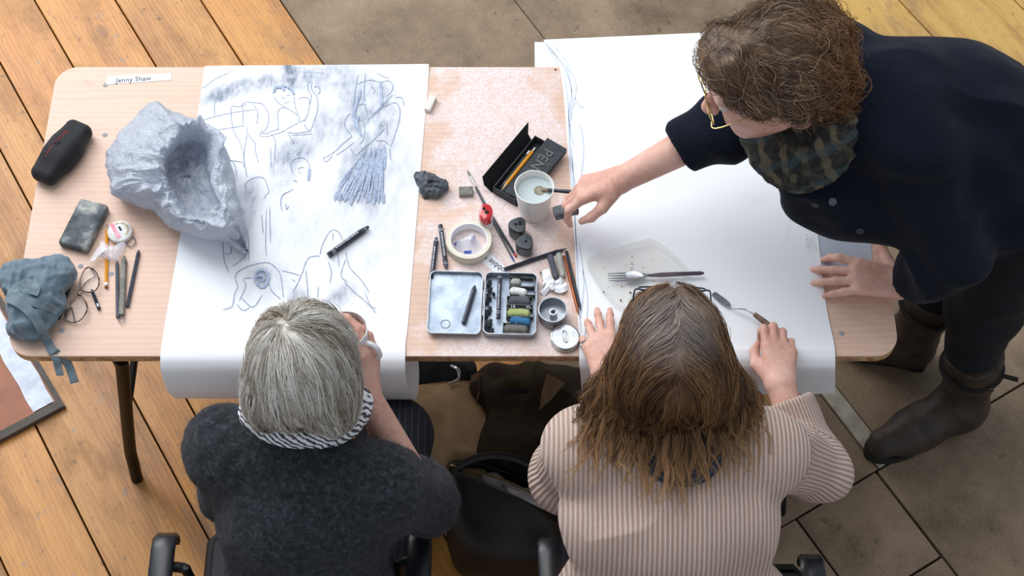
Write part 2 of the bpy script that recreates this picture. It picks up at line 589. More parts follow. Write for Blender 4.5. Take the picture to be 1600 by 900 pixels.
# ------------------------------------------------------------------ materials of the place
def plank_mat(name, dark, mid, light, gscale=1.0):
    t = NT(name)
    v = t.coord('Object', (1, 1, 1), rand=True)
    st = t.coord('Object', (.55, 5.5, 1), rand=True)
    broad = t.noise(st, 2.2, 5, .6, .6)
    wv = t.wave(t.coord('Object', (.16, 1, 1), rand=True), 26 * gscale, 7, 3, 1.6, 'Y')
    fine = t.noise(t.coord('Object', (3, 90, 1), rand=True), 3, 3, .7)
    f = t.math('ADD', t.math('MULTIPLY', broad, .70), t.math('MULTIPLY', wv, .085))
    f = t.math('ADD', f, t.math('MULTIPLY', fine, .22))
    col = t.ramp(f, [(.32, lin(dark)), (.5, lin(mid)), (.68, lin(light))])
    oi = t.node('ShaderNodeObjectInfo')
    col = t.mix(t.math('MULTIPLY', oi.outputs['Random'], .35), col, lin(mid), 'MIX')
    # knots
    kn = t.voro(t.coord('Object', (2.3, 5.6, 1), rand=True), 1.0)
    kf = t.ramp(t.math('ADD', kn, t.math('MULTIPLY', t.noise(v, 30, 3), .06)), [(.0, 1.0), (.085, 1.0), (.14, .0)])
    halo = t.ramp(kn, [(.08, 1.0), (.30, .0)])
    rings_ = t.math('MULTIPLY_ADD', t.math('SINE', t.math('MULTIPLY', kn, 95.0)), .5, .5)
    col = t.mix(t.math('MULTIPLY', t.math('MULTIPLY', halo, rings_), .45), col, lin(dark))
    col = t.mix(t.math('MULTIPLY', kf, .75), col, lin((84, 44, 26)))
    # scuffs, grey wear and specks
    tone = t.ramp(t.noise(t.coord('Object', (.7, 2.2, 1), rand=True), 1.6, 3, .5), [(.38, .0), (.62, 1.0)])
    col = t.mix(t.math('MULTIPLY', tone, .30), col, lin(light))
    wear = t.ramp(t.noise(t.coord('Object', (.8, 1.6, 1), rand=True), 5.0, 7, .7), [(.48, .0), (.64, 1.0)])
    col = t.mix(t.math('MULTIPLY', wear, .58), col, lin((150, 114, 82)))
    scr = t.ramp(t.noise(t.coord('Object', (6, 34, 1), rand=True), 2.4, 5, .7), [(.60, .0), (.70, 1.0)])
    col = t.mix(t.math('MULTIPLY', scr, .45), col, lin(dark))
    sp = t.ramp(t.noise(v, 38, 6, .7), [(.60, .0), (.67, 1.0)])
    col = t.mix(t.math('MULTIPLY', sp, .60), col, lin((72, 56, 48)))
    hsv = t.node('ShaderNodeHueSaturation')
    t.put(hsv.inputs['Value'], t.math('MULTIPLY_ADD', oi.outputs['Random'], .30, .84)); t.put(hsv.inputs['Color'], col); col = hsv.outputs[0]
    sp2 = t.ramp(t.noise(v, 21, 4, .55), [(.65, .0), (.70, 1.0)])
    col = t.mix(t.math('MULTIPLY', sp2, .5), col, lin((120, 118, 122)))
    t.bump(t.math('ADD', fine, t.math('MULTIPLY', wv, .5)), .25, .0012)
    t.set(col, t.math('ADD', .40, t.math('MULTIPLY', wear, .2)), spec=.5)
plank_mat('floor_wood', (122, 68, 24), (184, 120, 48), (212, 154, 78))
plank_mat('floor_wood_yellow', (160, 112, 52), (206, 162, 86), (226, 186, 110), 1.6)
t = NT('stone')
v = t.coord('Object', (1, 1, 1), rand=True)
n1 = t.noise(v, 3.2, 7, .65); n2 = t.noise(v, 160, 3, .7)
f = t.math('ADD', t.math('MULTIPLY', n1, .75), t.math('MULTIPLY', n2, .25))
c = t.ramp(f, [(.36, lin((96, 80, 62))), (.5, lin((132, 112, 90))), (.66, lin((162, 140, 116)))])
pit = t.ramp(t.noise(v, 26, 3, .6), [(.64, .0), (.72, 1.0)])
c = t.mix(t.math('MULTIPLY', pit, .5), c, lin((74, 58, 44)))
t.bump(f, .5, .002)
t.set(c, .62, spec=.35)
simple('underfloor', (30, 24, 20), .9)
simple('pale_batten', (196, 186, 166), .7, c2=(150, 138, 120), nscale=14, bump=.3)
simple('silver_tape', (172, 177, 188), .35, .25, c2=(142, 147, 158), nscale=18, bump=.6, bscale=40)
simple('old_board', (158, 84, 36), .4, c2=(120, 58, 24), nscale=9)
simple('dark_edge', (92, 84, 78), .7)

t = NT('table_wood')
v = t.coord('Object')
wv = t.wave(t.coord('Object', (.10, 1, 1)), 22, 9, 4, 1.0, 'Y')
fine = t.noise(t.coord('Object', (4, 120, 1)), 2.2, 4, .7)
br = t.noise(t.coord('Object', (.5, 3, 1)), 3, 3)
f = t.math('ADD', t.math('MULTIPLY', wv, .16), t.math('ADD', t.math('MULTIPLY', fine, .34), t.math('MULTIPLY', br, .50)))
c = t.ramp(f, [(.08, lin((200, 162, 140))), (.5, lin((218, 184, 163))), (.92, lin((230, 200, 181)))])
# chalk dust rubbed into the middle of the top
sx = t.node('ShaderNodeSeparateXYZ'); t.put(sx.inputs[0], v)
gx = t.math('SUBTRACT', 1.0, t.math('MULTIPLY', t.math('ABSOLUTE', t.math('SUBTRACT', sx.outputs[0], .085)), 4.6))
gx = t.math('ADD', gx, t.math('MULTIPLY', t.math('SUBTRACT', t.noise(v, 9, 5, .7), .5), 2.0))
gr = t.ramp(t.noise(v, 210, 4, .75), [(.38, 0.15), (.62, 1.0)])
dust = t.math('MULTIPLY', t.ramp(gx, [(.30, .0), (.62, .8)]), gr)
c = t.mix(dust, c, lin((240, 232, 238)))
sm = t.ramp(t.noise(v, 13, 5, .6), [(.66, .0), (.78, .5)])
c = t.mix(sm, c, lin((176, 146, 128)))
t.set(c, .48, spec=.4)
simple('ply_edge', (206, 172, 128), .6, c2=(150, 112, 78), nscale=60)
simple('bolt_metal', (158, 160, 166), .6, 0)
simple('black_metal', (15, 15, 17), .5, 0, spec=.22)
simple('black_plastic', (20, 23, 30), .36, c2=(14, 16, 20), spec=.5)
simple('seat_black', (17, 19, 24), .6, bump=.3)

t = NT('paper')
ch = t.attr('charcoal')
v = t.coord('Object')
g = t.ramp(t.noise(v, 420, 3, .7), [(.3, .55), (.7, 1.25)])
st = t.noise(t.coord('Object', (16, 5, 1), (0, 0, .5)), 6, 5, .65)
st = t.ramp(st, [(.3, .6), (.7, 1.25)])
ch = t.math('MINIMUM', t.math('MULTIPLY', t.math('MULTIPLY', ch, g), st), 1.0)
c = t.mix(ch, lin((243, 244, 247)), lin((96, 108, 134)))
t.set(c, .7, spec=.2)
simple('white_paper', (243, 244, 246), .7, c2=(238, 240, 244), spec=.2)
simple('grey_paper', (190, 197, 208), .6, c2=(172, 180, 193), nscale=10)
simple('charcoal_line', (160, 172, 196), .9, c2=(124, 138, 166), nscale=300)
simple('charcoal_dark', (186, 196, 214), .9, c2=(146, 159, 186), nscale=160)
simple('pale_line', (196, 208, 226), .9, c2=(178, 194, 218), nscale=200)
simple('ink', (60, 66, 90), .8)
simple('case_fabric', (17, 19, 26), .75, c2=(12, 13, 18), nscale=200, bump=.2, bscale=900, sheen=.1)
simple('red_print', (190, 46, 52), .6)
simple('chalk_print', (118, 122, 116), .9)
simple('white_print', (214, 220, 232), .7)
simple('orange_print', (190, 84, 48), .8)
simple('gold_print', (176, 146, 70), .5)

t = NT('plastic_bag')
v = t.coord('Object')
n1 = t.noise(v, 26, 6, .65, 1.2)
c = t.ramp(n1, [(.3, lin((194, 200, 212))), (.7, lin((220, 225, 234)))])
cr1 = t.math('ABSOLUTE', t.math('SUBTRACT', t.noise(v, 18, 2, .5, 2.0), .5)); cr2 = t.math('ABSOLUTE', t.math('SUBTRACT', t.noise(v, 44, 3, .5, 1.5), .5))
t.bump(t.math('ADD', t.math('MULTIPLY', cr1, 1.6), t.math('ADD', cr2, t.math('MULTIPLY', t.noise(v, 120, 3, .6), .12))), .5, .012)
t.set(c, .30, spec=.5)
tr = t.node('ShaderNodeBsdfTranslucent'); t.put(tr.inputs['Color'], lin((190, 198, 212)))
mx = t.node('ShaderNodeMixShader'); mx.inputs[0].default_value = .35
t.l.new(t.b.outputs[0], mx.inputs[1]); t.l.new(tr.outputs[0], mx.inputs[2])
t.l.new(mx.outputs[0], t.n['Material Output'].inputs['Surface'])

t = NT('charcoal_block')
v = t.coord('Object')
f = t.noise(v, 22, 5, .6)
c = t.ramp(f, [(.36, lin((60, 64, 70))), (.52, lin((96, 100, 104))), (.68, lin((168, 170, 164)))])
t.bump(t.noise(v, 300, 2), .2, .001)
t.set(c, .85)
simple('pencil_yellow', (224, 152, 34), .4, c2=(206, 132, 26))
simple('pencil_black', (50, 53, 62), .38, c2=(36, 38, 46))
simple('pencil_grey', (92, 96, 104), .5, c2=(66, 70, 78))
simple('graphite', (80, 84, 95), .35, .3, c2=(60, 63, 72))
simple('raw_wood', (210, 176, 132), .7)
simple('brown_pencil', (150, 96, 58), .5, c2=(120, 74, 44))
simple('copper', (190, 110, 72), .3, .8)
simple('clay_grey', (150, 146, 136), .8, c2=(96, 96, 92), nscale=40)
simple('chalk_grey', (96, 98, 104), .9, c2=(76, 78, 84), nscale=90, bump=.3, bscale=300)
simple('chalk_white', (228, 228, 226), .9, c2=(206, 206, 206), nscale=60)
simple('chalk_pale', (176, 178, 168), .9, c2=(150, 152, 146), nscale=60)
simple('chalk_green', (178, 188, 120), .9, c2=(150, 160, 104), nscale=50)
simple('chalk_blue', (62, 124, 168), .9, c2=(44, 96, 138), nscale=50)
simple('chalk_taupe', (122, 118, 112), .9, c2=(104, 100, 96), nscale=50)
simple('chalk_slate', (92, 92, 102), .9, c2=(76, 76, 86), nscale=50)
simple('charcoal_stick', (54, 58, 64), .8, c2=(38, 41, 46), nscale=80)
simple('putty_dark', (92, 97, 104), .6, c2=(58, 62, 68), nscale=60)
simple('eraser_white', (232, 226, 214), .7, c2=(218, 212, 200))
simple('tin_metal', (178, 184, 192), .34, .8, c2=(140, 146, 152), nscale=35, bump=.1)
simple('tin_inside', (190, 202, 216), .42, .45, c2=(150, 162, 178), nscale=28)
simple('aluminium', (206, 210, 214), .26, .85, c2=(170, 174, 178), nscale=40)
simple('partition', (120, 122, 116), .5, .5, c2=(60, 62, 60), nscale=40)
simple('dark_box', (54, 58, 64), .65, c2=(42, 46, 51), nscale=60)
simple('box_inside', (14, 16, 20), .8)
simple('cup_white', (236, 236, 232), .3, c2=(230, 230, 226), spec=.5)
simple('mug_white', (240, 240, 240), .2, spec=.5)
t = NT('water')
t.set(lin((196, 206, 206)), .05, spec=.6)
simple('murk', (120, 96, 52), .5, c2=(150, 150, 140), nscale=60)
simple('red_plastic', (206, 22, 34), .16, c2=(190, 14, 26), spec=.6, coat=.5)
t = NT('clear_plastic')
t.set(lin((236, 238, 240)), .08, spec=.5, trans=.75, ior=1.2)
t = NT('tray_plastic')
t.set(lin((240, 238, 230)), .22, spec=.5)
tp = t.node('ShaderNodeBsdfTransparent')
mx = t.node('ShaderNodeMixShader'); mx.inputs[0].default_value = .22
t.l.new(tp.outputs[0], mx.inputs[1]); t.l.new(t.b.outputs[0], mx.inputs[2])
t.l.new(mx.outputs[0], t.n['Material Output'].inputs['Surface'])
t = NT('lens_glass')
t.set(lin((235, 240, 245)), .03, spec=.5)
tp = t.node('ShaderNodeBsdfTransparent')
mx = t.node('ShaderNodeMixShader'); mx.inputs[0].default_value = .10
t.l.new(tp.outputs[0], mx.inputs[1]); t.l.new(t.b.outputs[0], mx.inputs[2])
t.l.new(mx.outputs[0], t.n['Material Output'].inputs['Surface'])
t = NT('cellophane')
t.set(lin((228, 230, 240)), .15, spec=.6)
tp = t.node('ShaderNodeBsdfTransparent')
mx = t.node('ShaderNodeMixShader'); mx.inputs[0].default_value = .5
t.l.new(tp.outputs[0], mx.inputs[1]); t.l.new(t.b.outputs[0], mx.inputs[2])
t.l.new(mx.outputs[0], t.n['Material Output'].inputs['Surface'])
simple('sharpener_grey', (62, 68, 74), .35, c2=(46, 51, 57), nscale=20)
simple('sharpener_base', (112, 114, 116), .4, c2=(84, 86, 90), nscale=20)
simple('masking_tape', (230, 224, 206), .7, c2=(220, 212, 192), nscale=20)
simple('blue_print', (58, 92, 172), .6)
simple('pink_sticker', (232, 176, 186), .6, c2=(220, 120, 140), nscale=120)
simple('tape_white', (236, 234, 230), .3)
simple('cloth_blue', (112, 130, 142), .9, c2=(88, 106, 118), nscale=40, bump=.4, bscale=900, sheen=.3)
simple('strap_blue', (124, 140, 148), .9, c2=(102, 118, 126), nscale=60, bump=.4, bscale=900, sheen=.3)
t = NT('tortoise')
c = t.ramp(t.noise(t.coord(), 90, 3), [(.42, lin((52, 34, 40))), (.6, lin((150, 124, 110)))])
t.set(c, .15, spec=.6)
simple('gold_metal', (206, 176, 112), .25, .9)
simple('silver', (206, 206, 206), .2, .95)
simple('food_speck', (96, 56, 28), .8)
simple('food_smear', (206, 160, 96), .6)
simple('handle_wood', (128, 104, 84), .6, c2=(96, 76, 62), nscale=50)
simple('fork_handle', (92, 80, 90), .4, .3, c2=(74, 62, 72))
simple('steel', (178, 180, 186), .25, .9, c2=(150, 152, 158))
simple('canvas_bag', (204, 178, 140), .9, c2=(176, 150, 114), nscale=12, bump=.4, bscale=700)
simple('leather_black', (14, 15, 18), .45, c2=(9, 9, 11), nscale=25, bump=.4, bscale=300)
simple('green_bag', (22, 40, 40), .6, c2=(14, 26, 28), nscale=20)
simple('zip_gold', (110, 92, 52), .4, .7)
simple('tissue', (190, 180, 178), .7, c2=(150, 144, 150), nscale=30, bump=.6, bscale=60)
simple('lining_tan', (140, 118, 92), .85, c2=(120, 100, 76), nscale=20)
t = NT('brown_knit')
v = t.coord('Object')
w = t.wave(v, 70, 2.5, 2, 1, 'Y')
b = t.noise(v, 11, 4, .6, 1.5)
c = t.mix(t.math('MULTIPLY', w, .7), lin((60, 44, 28)), lin((28, 22, 16)))
c = t.mix(t.ramp(b, [(.45, .0), (.6, .5)]), c, lin((66, 60, 32)))
t.bump(w, .5, .003)
t.set(c, .95)
simple('cardboard', (190, 148, 98), .8, c2=(170, 128, 82), nscale=14)

# ------------------------------------------------------------------ the floor
e1 = A(math.cos(math.radians(121)), math.sin(math.radians(121)), 0)   # along the boards
e2 = A(math.cos(math.radians(31)), math.sin(math.radians(31)), 0)     # across
def s_of(X): return float(A(X, 2, 0) @ e2)
fl = MB().box((0, 2.2, -.06), (9, 8, .07))
floor = obj('floor', fl, 'underfloor', kind='structure', smooth=False)
def slab(name, s0, s1, t0, t1, mat, gap=.004, thick=.024, dz=0.0, poly=None):
    ctr = e2 * (s0 + s1) / 2 + e1 * (t0 + t1) / 2
    w, l = s1 - s0 - gap, t1 - t0 - gap
    g = MB().box((0, 0, -thick / 2 + dz), (l, w, thick), None, .0015, 1)
    me = raw_mesh(name, g.verts(), g.f, mat, False)
    o = bpy.data.objects.new(name, me)
    COL.objects.link(o)
    o.location = tuple(ctr - ORI[floor])
    o.rotation_euler = (0, 0, math.radians(121))
    o.parent = floor
    return o
seams = [-1.614, -1.371, -1.089, -.955, -.752, -.514, -.263, -.03]
x = seams[0]
while x > -4.2:
    x -= random.choice([.24, .27, .22, .26]); seams.insert(0, x)
for i in range(len(seams) - 1):
    cuts = [-2.2, -.4 + .5 * math.sin(i * 2.3) - 1.2, 2.0 + .6 * math.sin(i * 1.7), 4.6]
    cuts = [-3.4, 1.0 + random.uniform(-.5, .0), 3.9 + random.uniform(0, .6), 6.0] if i % 3 else [-3.4, -.2, 3.4 + random.uniform(0, .4), 6.0]
    for a, b in zip(cuts[:-1], cuts[1:]):
        slab('plank', s_of(seams[i]), s_of(seams[i + 1]), a, b, 'floor_wood', gap=.0042, dz=random.uniform(-.0012, .0008))
# flagstones: band from X=.045 to 1.53; cross joints measured on the photo
j1 = float(A(.718, 1.477, 0) @ e1)      # long cross joint by the boot
sA, sB = s_of(-.03), s_of(1.53)
sm = float(A(.914, 1.561, 0) @ e2)
sq = s_of(.66); sr = s_of(.715)
sd = float(A(.75, 1.36, 0) @ e2)
slab('flagstone', sA, sq, j1, 3.3, 'stone')
slab('pale_batten', sq, sr, j1, 1.75, 'pale_batten', dz=.004)
slab('flagstone', sr, sB, j1, 1.75, 'stone')
slab('flagstone', sq, sB, 1.75, 3.3, 'stone', gap=.001)
slab('flagstone', sA, sB, 3.3, 6.0, 'stone')
slab('flagstone', sm, sB, -.2, j1, 'stone', gap=.007)
slab('flagstone', sd, sm, j1 - .26, j1, 'stone', gap=.007)
slab('flagstone', sd, sm, -.6, j1 - .26, 'stone')
slab('flagstone', sA, sd, j1 - .2, j1, 'stone')
slab('flagstone', sA, sd, -2.0, j1 - .2, 'stone')
slab('flagstone', sd, sm, -2.0, -.6, 'stone')
slab('flagstone', sm, sB, -2.0, -.2, 'stone')
ys = [1.53, 1.79, 2.13, 2.40, 2.7, 2.98, 3.3, 3.6, 3.9]
for a, b in zip(ys[:-1], ys[1:]):
    slab('plank', s_of(a), s_of(b), -1.2 if a < 2 else -1.5, 6.0, 'floor_wood_yellow', gap=.005, dz=random.uniform(-.001, .001))

# taped board lying on the floor by the left end of the table
c1 = P(90, 632, 0); dx_ = unit(P(0, 680, 0) - c1); dy_ = unit(P(10, 495, 0) - c1)
bt = thing('taped_board', 'reddish brown board edged with silver tape lying on the floor left of the table', 'board', c1 + dx_ * .25 + dy_ * .25)
def quad_slab(c, a, b, la, lb, z0, z1, off=(0, 0)):
    o = c + a * off[0] + b * off[1]
    return MB().prism([(o + a * i * la + b * j * lb)[:2] for i, j in ((0, 0), (0, 1), (1, 1), (1, 0))], z0, z1)
obj('board', quad_slab(c1, dx_, dy_, .6, .62, .001, .012), 'old_board', bt, smooth=False)
obj('frame_edge', quad_slab(c1, dx_, dy_, .6, .022, .001, .018, (0, -.022)), 'dark_edge', bt, smooth=False)
obj('frame_edge', quad_slab(c1, dx_, dy_, .014, .64, .001, .017, (-.014, -.022)), 'dark_edge', bt, smooth=False)
tp_ = MB()
rows = []
for i in range(15):
    q = c1 + dy_ * (.005 + .6 * i / 14)
    rows.append(np.array([q + dx_ * (.004 + .056 * k / 5 + .002 * math.sin(i * 2.1)) + A(0, 0, .0135 + .0022 * abs(math.sin(i * 1.9 + k * 1.3))) for k in range(6)]))
tp_.loft(rows, close=False)
obj('silver_tape', tp_, 'silver_tape', bt, ang=180)

# ------------------------------------------------------------------ the table
X0, X1, Y0, Y1 = -1.037, .795, 1.519, 2.262
tb = thing('folding_table', 'long pale wood table with rounded corners and black metal legs', 'table', (-.12, 1.89, 0))
def rrect(x0, x1, y0, y1, r, n=8):
    o = []
    for cx, cy, a0 in ((x1 - r, y1 - r, 0), (x0 + r, y1 - r, 90), (x0 + r, y0 + r, 180), (x1 - r, y0 + r, 270)):
        for i in range(n + 1):
            a = math.radians(a0 + 90 * i / n)
            o.append((cx + r * math.cos(a), cy + r * math.sin(a)))
    return o
top = obj('table_top', MB().prism(rrect(X0, X1, Y0, Y1, .05), TZ - .006, TZ), 'table_wood', tb, smooth=False)
obj('ply_edge', MB().prism(rrect(X0 + .0004, X1 - .0004, Y0 + .0004, Y1 - .0004, .05), TZ - .024, TZ - .006), 'ply_edge', top, smooth=False)
for u, v_ in ((165, 133), (164, 211), (174, 428), (126, 416), (97, 517), (1315, 521), (722, 140)):
    if u == 722: continue
    q = T(u, v_)
    obj('bolt', MB().lathe([(.0058, -.001), (.0058, .0004), (.004, .0007)], q, n=16), 'bolt_metal', tb)
k = T(868, 109)
obj('nail_stain', MB().lathe([(.003, -.001), (.003, .0003)], k, n=10), 'food_speck', tb)
fr = MB()
for yy in (1.60, 2.18):
    fr.box(((X0 + X1) / 2, yy, TZ - .042), (X1 - X0 - .24, .025, .034))
for xx in (-.93, .66):
    fr.box((xx, 1.89, TZ - .042), (.025, .58, .034))
obj('under_frame', fr, 'black_metal', tb, smooth=False)
def table_leg(top_, knee, foot):
    obj('leg', MB().tube(spline([top_, top_ * .6 + knee * .4, knee, knee * .5 + foot * .5, foot], 14), .0145, 12), 'black_metal', tb)
lt, lk, lf = P(190, 562, .70), P(203, 700, .17), P(214, 748, .0)
table_leg(lt, lk, lf)
mir = lambda p: A(p[0], 1.89 * 2 - p[1], p[2])
table_leg(mir(lt), mir(lk), mir(lf))
rl = P(1262, 612, .62)
rt, rk, rf = A(rl[0] - .01, 1.58, .70), A(rl[0] + .005, rl[1] + .0, .2), A(rl[0] + .03, rl[1] - .02, 0)
table_leg(rt, rk, rf); table_leg(mir(rt), mir(rk), mir(rf))
br_ = MB()
br_.tube([lt * .4 + lk * .6, mir(lt) * .4 + mir(lk) * .6], .009, 8); obj('brace', br_, 'black_metal', tb)
br_ = MB().tube([rt * .4 + rk * .6, mir(rt) * .4 + mir(rk) * .6], .009, 8); obj('brace', br_, 'black_metal', tb)

# ------------------------------------------------------------------ paper
PXS = {}
def sheet(name, rows, mat, nu, nv, label, cat, charcoal=None, group=None):
    """rows: (left point, right point) world pairs down the sheet"""
    Lp = spline([r[0] for r in rows], nv); Rp = spline([r[1] for r in rows], nv)
    V = np.array([Lp[i] + (Rp[i] - Lp[i]) * j / (nu - 1) for i in range(nv) for j in range(nu)])
    F = [(i * nu + j, i * nu + j + 1, (i + 1) * nu + j + 1, (i + 1) * nu + j) for i in range(nv - 1) for j in range(nu - 1)]
    n = len(V)
    V2 = np.concatenate([V, V - A(0, 0, .0004)])
    F2 = [q[::-1] for q in F] + [tuple(i + n for i in q) for q in F]
    at = charcoal(PJ(V)) if charcoal else np.zeros(n)
    o = obj(name, (V2, F2), mat, label=label, cat=cat, group=group, attrs={'charcoal': np.r_[at, np.zeros(n)]}, ang=180)
    return o
def smudges(blobs):
    def fn(px):
        a = np.zeros(len(px))
        for cx, cy, rx, ry, ang, s_ in blobs:
            ca, sa = math.cos(math.radians(ang)), math.sin(math.radians(ang))
            dx, dy = px[:, 0] - cx, px[:, 1] - cy
            u = (dx * ca + dy * sa) / rx; w = (-dx * sa + dy * ca) / ry
            a = np.maximum(a, 0) + s_ * np.exp(-(u * u + w * w) ** 1.4) * (1 - np.minimum(a, .9))
        a = a * 1.3
        q = np.c_[px, np.zeros(len(px))]
        return np.clip(a * (1 + .5 * vn(q, .05) + .35 * vn(q, .16)), 0, .95)
    return fn
BL = [(385, 136, 72, 15, -14, .55), (340, 150, 30, 12, -25, .4), (450, 112, 24, 13, 80, .85), (505, 122, 55, 26, 0, .38), (540, 175, 40, 60, 10, .34),
      (500, 205, 34, 28, -30, .28), (445, 255, 26, 42, 15, .5), (475, 235, 20, 20, 0, .3), (590, 180, 34, 60, 5, .34), (560, 275, 34, 48, 20, .42), (585, 265, 22, 52, 5, .4),
      (628, 220, 26, 110, 0, .18), (520, 330, 130, 46, -20, .17), (390, 330, 16, 60, 8, .28), (395, 300, 20, 25, 0, .22), (467, 468, 18, 18, 0, .38),
      (532, 464, 30, 14, -35, .45), (408, 435, 45, 36, 0, .18), (500, 420, 60, 40, 0, .10), (590, 380, 45, 60, 20, .14), (410, 434, 13, 13, 0, .6), (360, 300, 20, 30, 0, .12)]
zp = TZ + .0015
def Y(p, y, z):   # same x, other y / z
    return A(p[0], y, z)
fl_, fr_ = P(252, 548, TZ), P(633, 560, TZ)
sheetL = sheet('drawing_sheet', [
    (P(320, 103, TZ + .004), P(670, 100, TZ + .006)),
    (P(316, 130, zp), P(669, 128, zp)),
    (P(300, 240, zp), P(661, 220, zp)),
    (P(281, 370, zp), P(647, 390, zp)),
    (P(262, 480, zp), P(638, 500, zp)),
    (Y(fl_, 1.552, zp + .001), Y(fr_, 1.552, zp + .001)),
    (Y(fl_, 1.528, zp + .003), Y(fr_, 1.528, zp + .003)),
    (Y(fl_, 1.506, TZ - .004), Y(fr_, 1.506, TZ - .004)),
    (Y(fl_ + A(.0, 0, 0), 1.490, TZ - .030), Y(fr_, 1.490, TZ - .030)),
    (Y(fl_ + A(.004, 0, 0), 1.480, TZ - .09), Y(fr_ + A(.005, 0, 0), 1.480, TZ - .09)),
    (Y(fl_ + A(.012, 0, 0), 1.496, TZ - .150), Y(fr_ + A(.012, 0, 0), 1.496, TZ - .156)),
    (Y(fl_ + A(.02, 0, 0), 1.525, TZ - .168), Y(fr_ + A(.017, 0, 0), 1.525, TZ - .174)),
    (Y(fl_ + A(.025, 0, 0), 1.555, TZ - .145), Y(fr_ + A(.02, 0, 0), 1.555, TZ - .150)),
    (Y(fl_ + A(.028, 0, 0), 1.568, TZ - .075), Y(fr_ + A(.02, 0, 0), 1.568, TZ - .080))],
    'paper', 110, 190, 'large white sheet with blue grey figure drawings hanging over the table edge', 'drawing', smudges(BL))
c3 = lambda s_: [(300 + x / 4, 90 + y / 4) for x, y in s_]
c4 = lambda s_: [(280 + x / 4, 300 + y / 4) for x, y in s_]
def ribbon(mb, px, w, z, n=None):
    px = np.array(px, float)
    n = n or max(6, len(px) * 3)
    q = spline(px, n)
    w3 = np.array([P(a, b, z) for a, b in q])
    tg = np.gradient(w3, axis=0); tg /= np.linalg.norm(tg, axis=1)[:, None] + 1e-9
    nn = np.c_[-tg[:, 1], tg[:, 0], np.zeros(n)]
    ww = w * .5 * (.65 + .5 * np.abs(np.sin(np.arange(n) * 1.7 + px[0, 0])))
    ww[0] *= .4; ww[-1] *= .4
    mb.loft([w3[i] + nn[i] * s_ * ww[i] for i in range(0)] or [np.array([w3[i] - nn[i] * ww[i], w3[i] + nn[i] * ww[i]]) for i in range(n)], close=False)
THIN = [c3(s_) for s_ in [
 [(505,230),(515,195),(545,178),(590,178),(625,205),(640,235)], [(510,235),(525,265),(550,290),(585,310)], [(640,240),(640,270),(650,330),(670,370),(665,400)],
 [(560,255),(572,250),(582,258)], [(590,240),(600,234),(610,236)], [(575,280),(590,282),(605,272)], [(560,310),(540,330),(535,370),(540,410),(535,440),(545,445)],
 [(560,310),(600,320),(640,345),(660,360)], [(545,445),(500,460),(460,475),(425,470),(430,490),(470,492),(510,480),(560,465),(620,430),(680,400),(710,385)],
 [(665,260),(680,250),(705,248),(725,255),(735,290),(720,360),(700,400)], [(735,300),(745,240),(730,210),(722,180),(735,150),(750,155),(745,190),(770,230),(785,260),(785,320),(770,380),(740,460)],
 [(760,185),(790,180),(800,210),(785,230)], [(590,465),(640,472),(700,465),(745,460)], [(600,470),(625,520),(640,530)], [(700,415),(715,440),(740,460)], [(615,485),(700,480),(750,475)],
 [(45,400),(100,380),(200,355),(300,335),(400,325)], [(110,465),(200,445),(330,425)], [(245,300),(245,380),(265,470),(300,530),(320,600),(325,690)],
 [(315,430),(320,330),(310,300),(330,280),(380,280),(440,290),(470,330),(480,380),(470,430),(450,460),(425,460)], [(340,430),(350,480),(390,530),(400,600),(415,660)],
 [(345,480),(330,560),(325,640),(345,750)], [(495,480),(520,520),(515,640)], [(490,560),(495,690)], [(140,280),(140,370)], [(245,300),(300,305),(340,290)], [(380,290),(410,340),(405,420)],
 [(190,610),(240,640),(270,680),(280,770)], [(240,640),(320,655)], [(620,700),(620,660),(640,635),(680,625),(715,640),(735,690),(725,770)], [(620,700),(632,722)], [(660,700),(680,685),(700,690)],
 [(665,715),(680,718)], [(630,770),(650,770),(655,780)], [(635,820),(600,840),(565,860),(555,900)], [(330,810),(340,780),(380,755),(420,745),(455,760),(470,800),(480,840),(460,860),(455,880)],
 [(1040,100),(1020,200),(1010,330),(1000,345)], [(1085,90),(1075,200),(1080,270)], [(1030,165),(1070,150),(1120,140),(1180,155),(1210,145),(1240,150),(1255,185),(1240,220),(1210,240)],
 [(1200,310),(1270,280),(1300,330),(1290,410),(1265,490),(1240,560)], [(1270,250),(1310,250),(1325,300)], [(1250,230),(1200,300),(1100,390)], [(1230,240),(1180,310),(1120,360)],
 [(990,345),(960,380),(955,430),(985,470),(1000,500)], [(1000,490),(940,540),(900,580),(850,615),(820,630),(840,650),(880,610)], [(900,610),(960,570),(1010,530)], [(1060,380),(1080,440),(1070,510),(1050,540)],
 [(1205,440),(1150,500),(1080,560),(1020,610),(990,560)], [(1150,520),(1200,520),(1235,550)], [(1215,400),(1220,490)], [(1120,180),(1140,200),(1130,230)], [(1040,300),(1080,290),(1095,360)],
 [(1235,560),(1240,640)], [(1100,60),(1180,110),(1230,130)], [(1250,90),(1290,55)], [(250,90),(220,75),(280,55),(400,50)], [(230,95),(150,130),(90,175),(60,190)], [(670,90),(760,92),(830,100)]]]
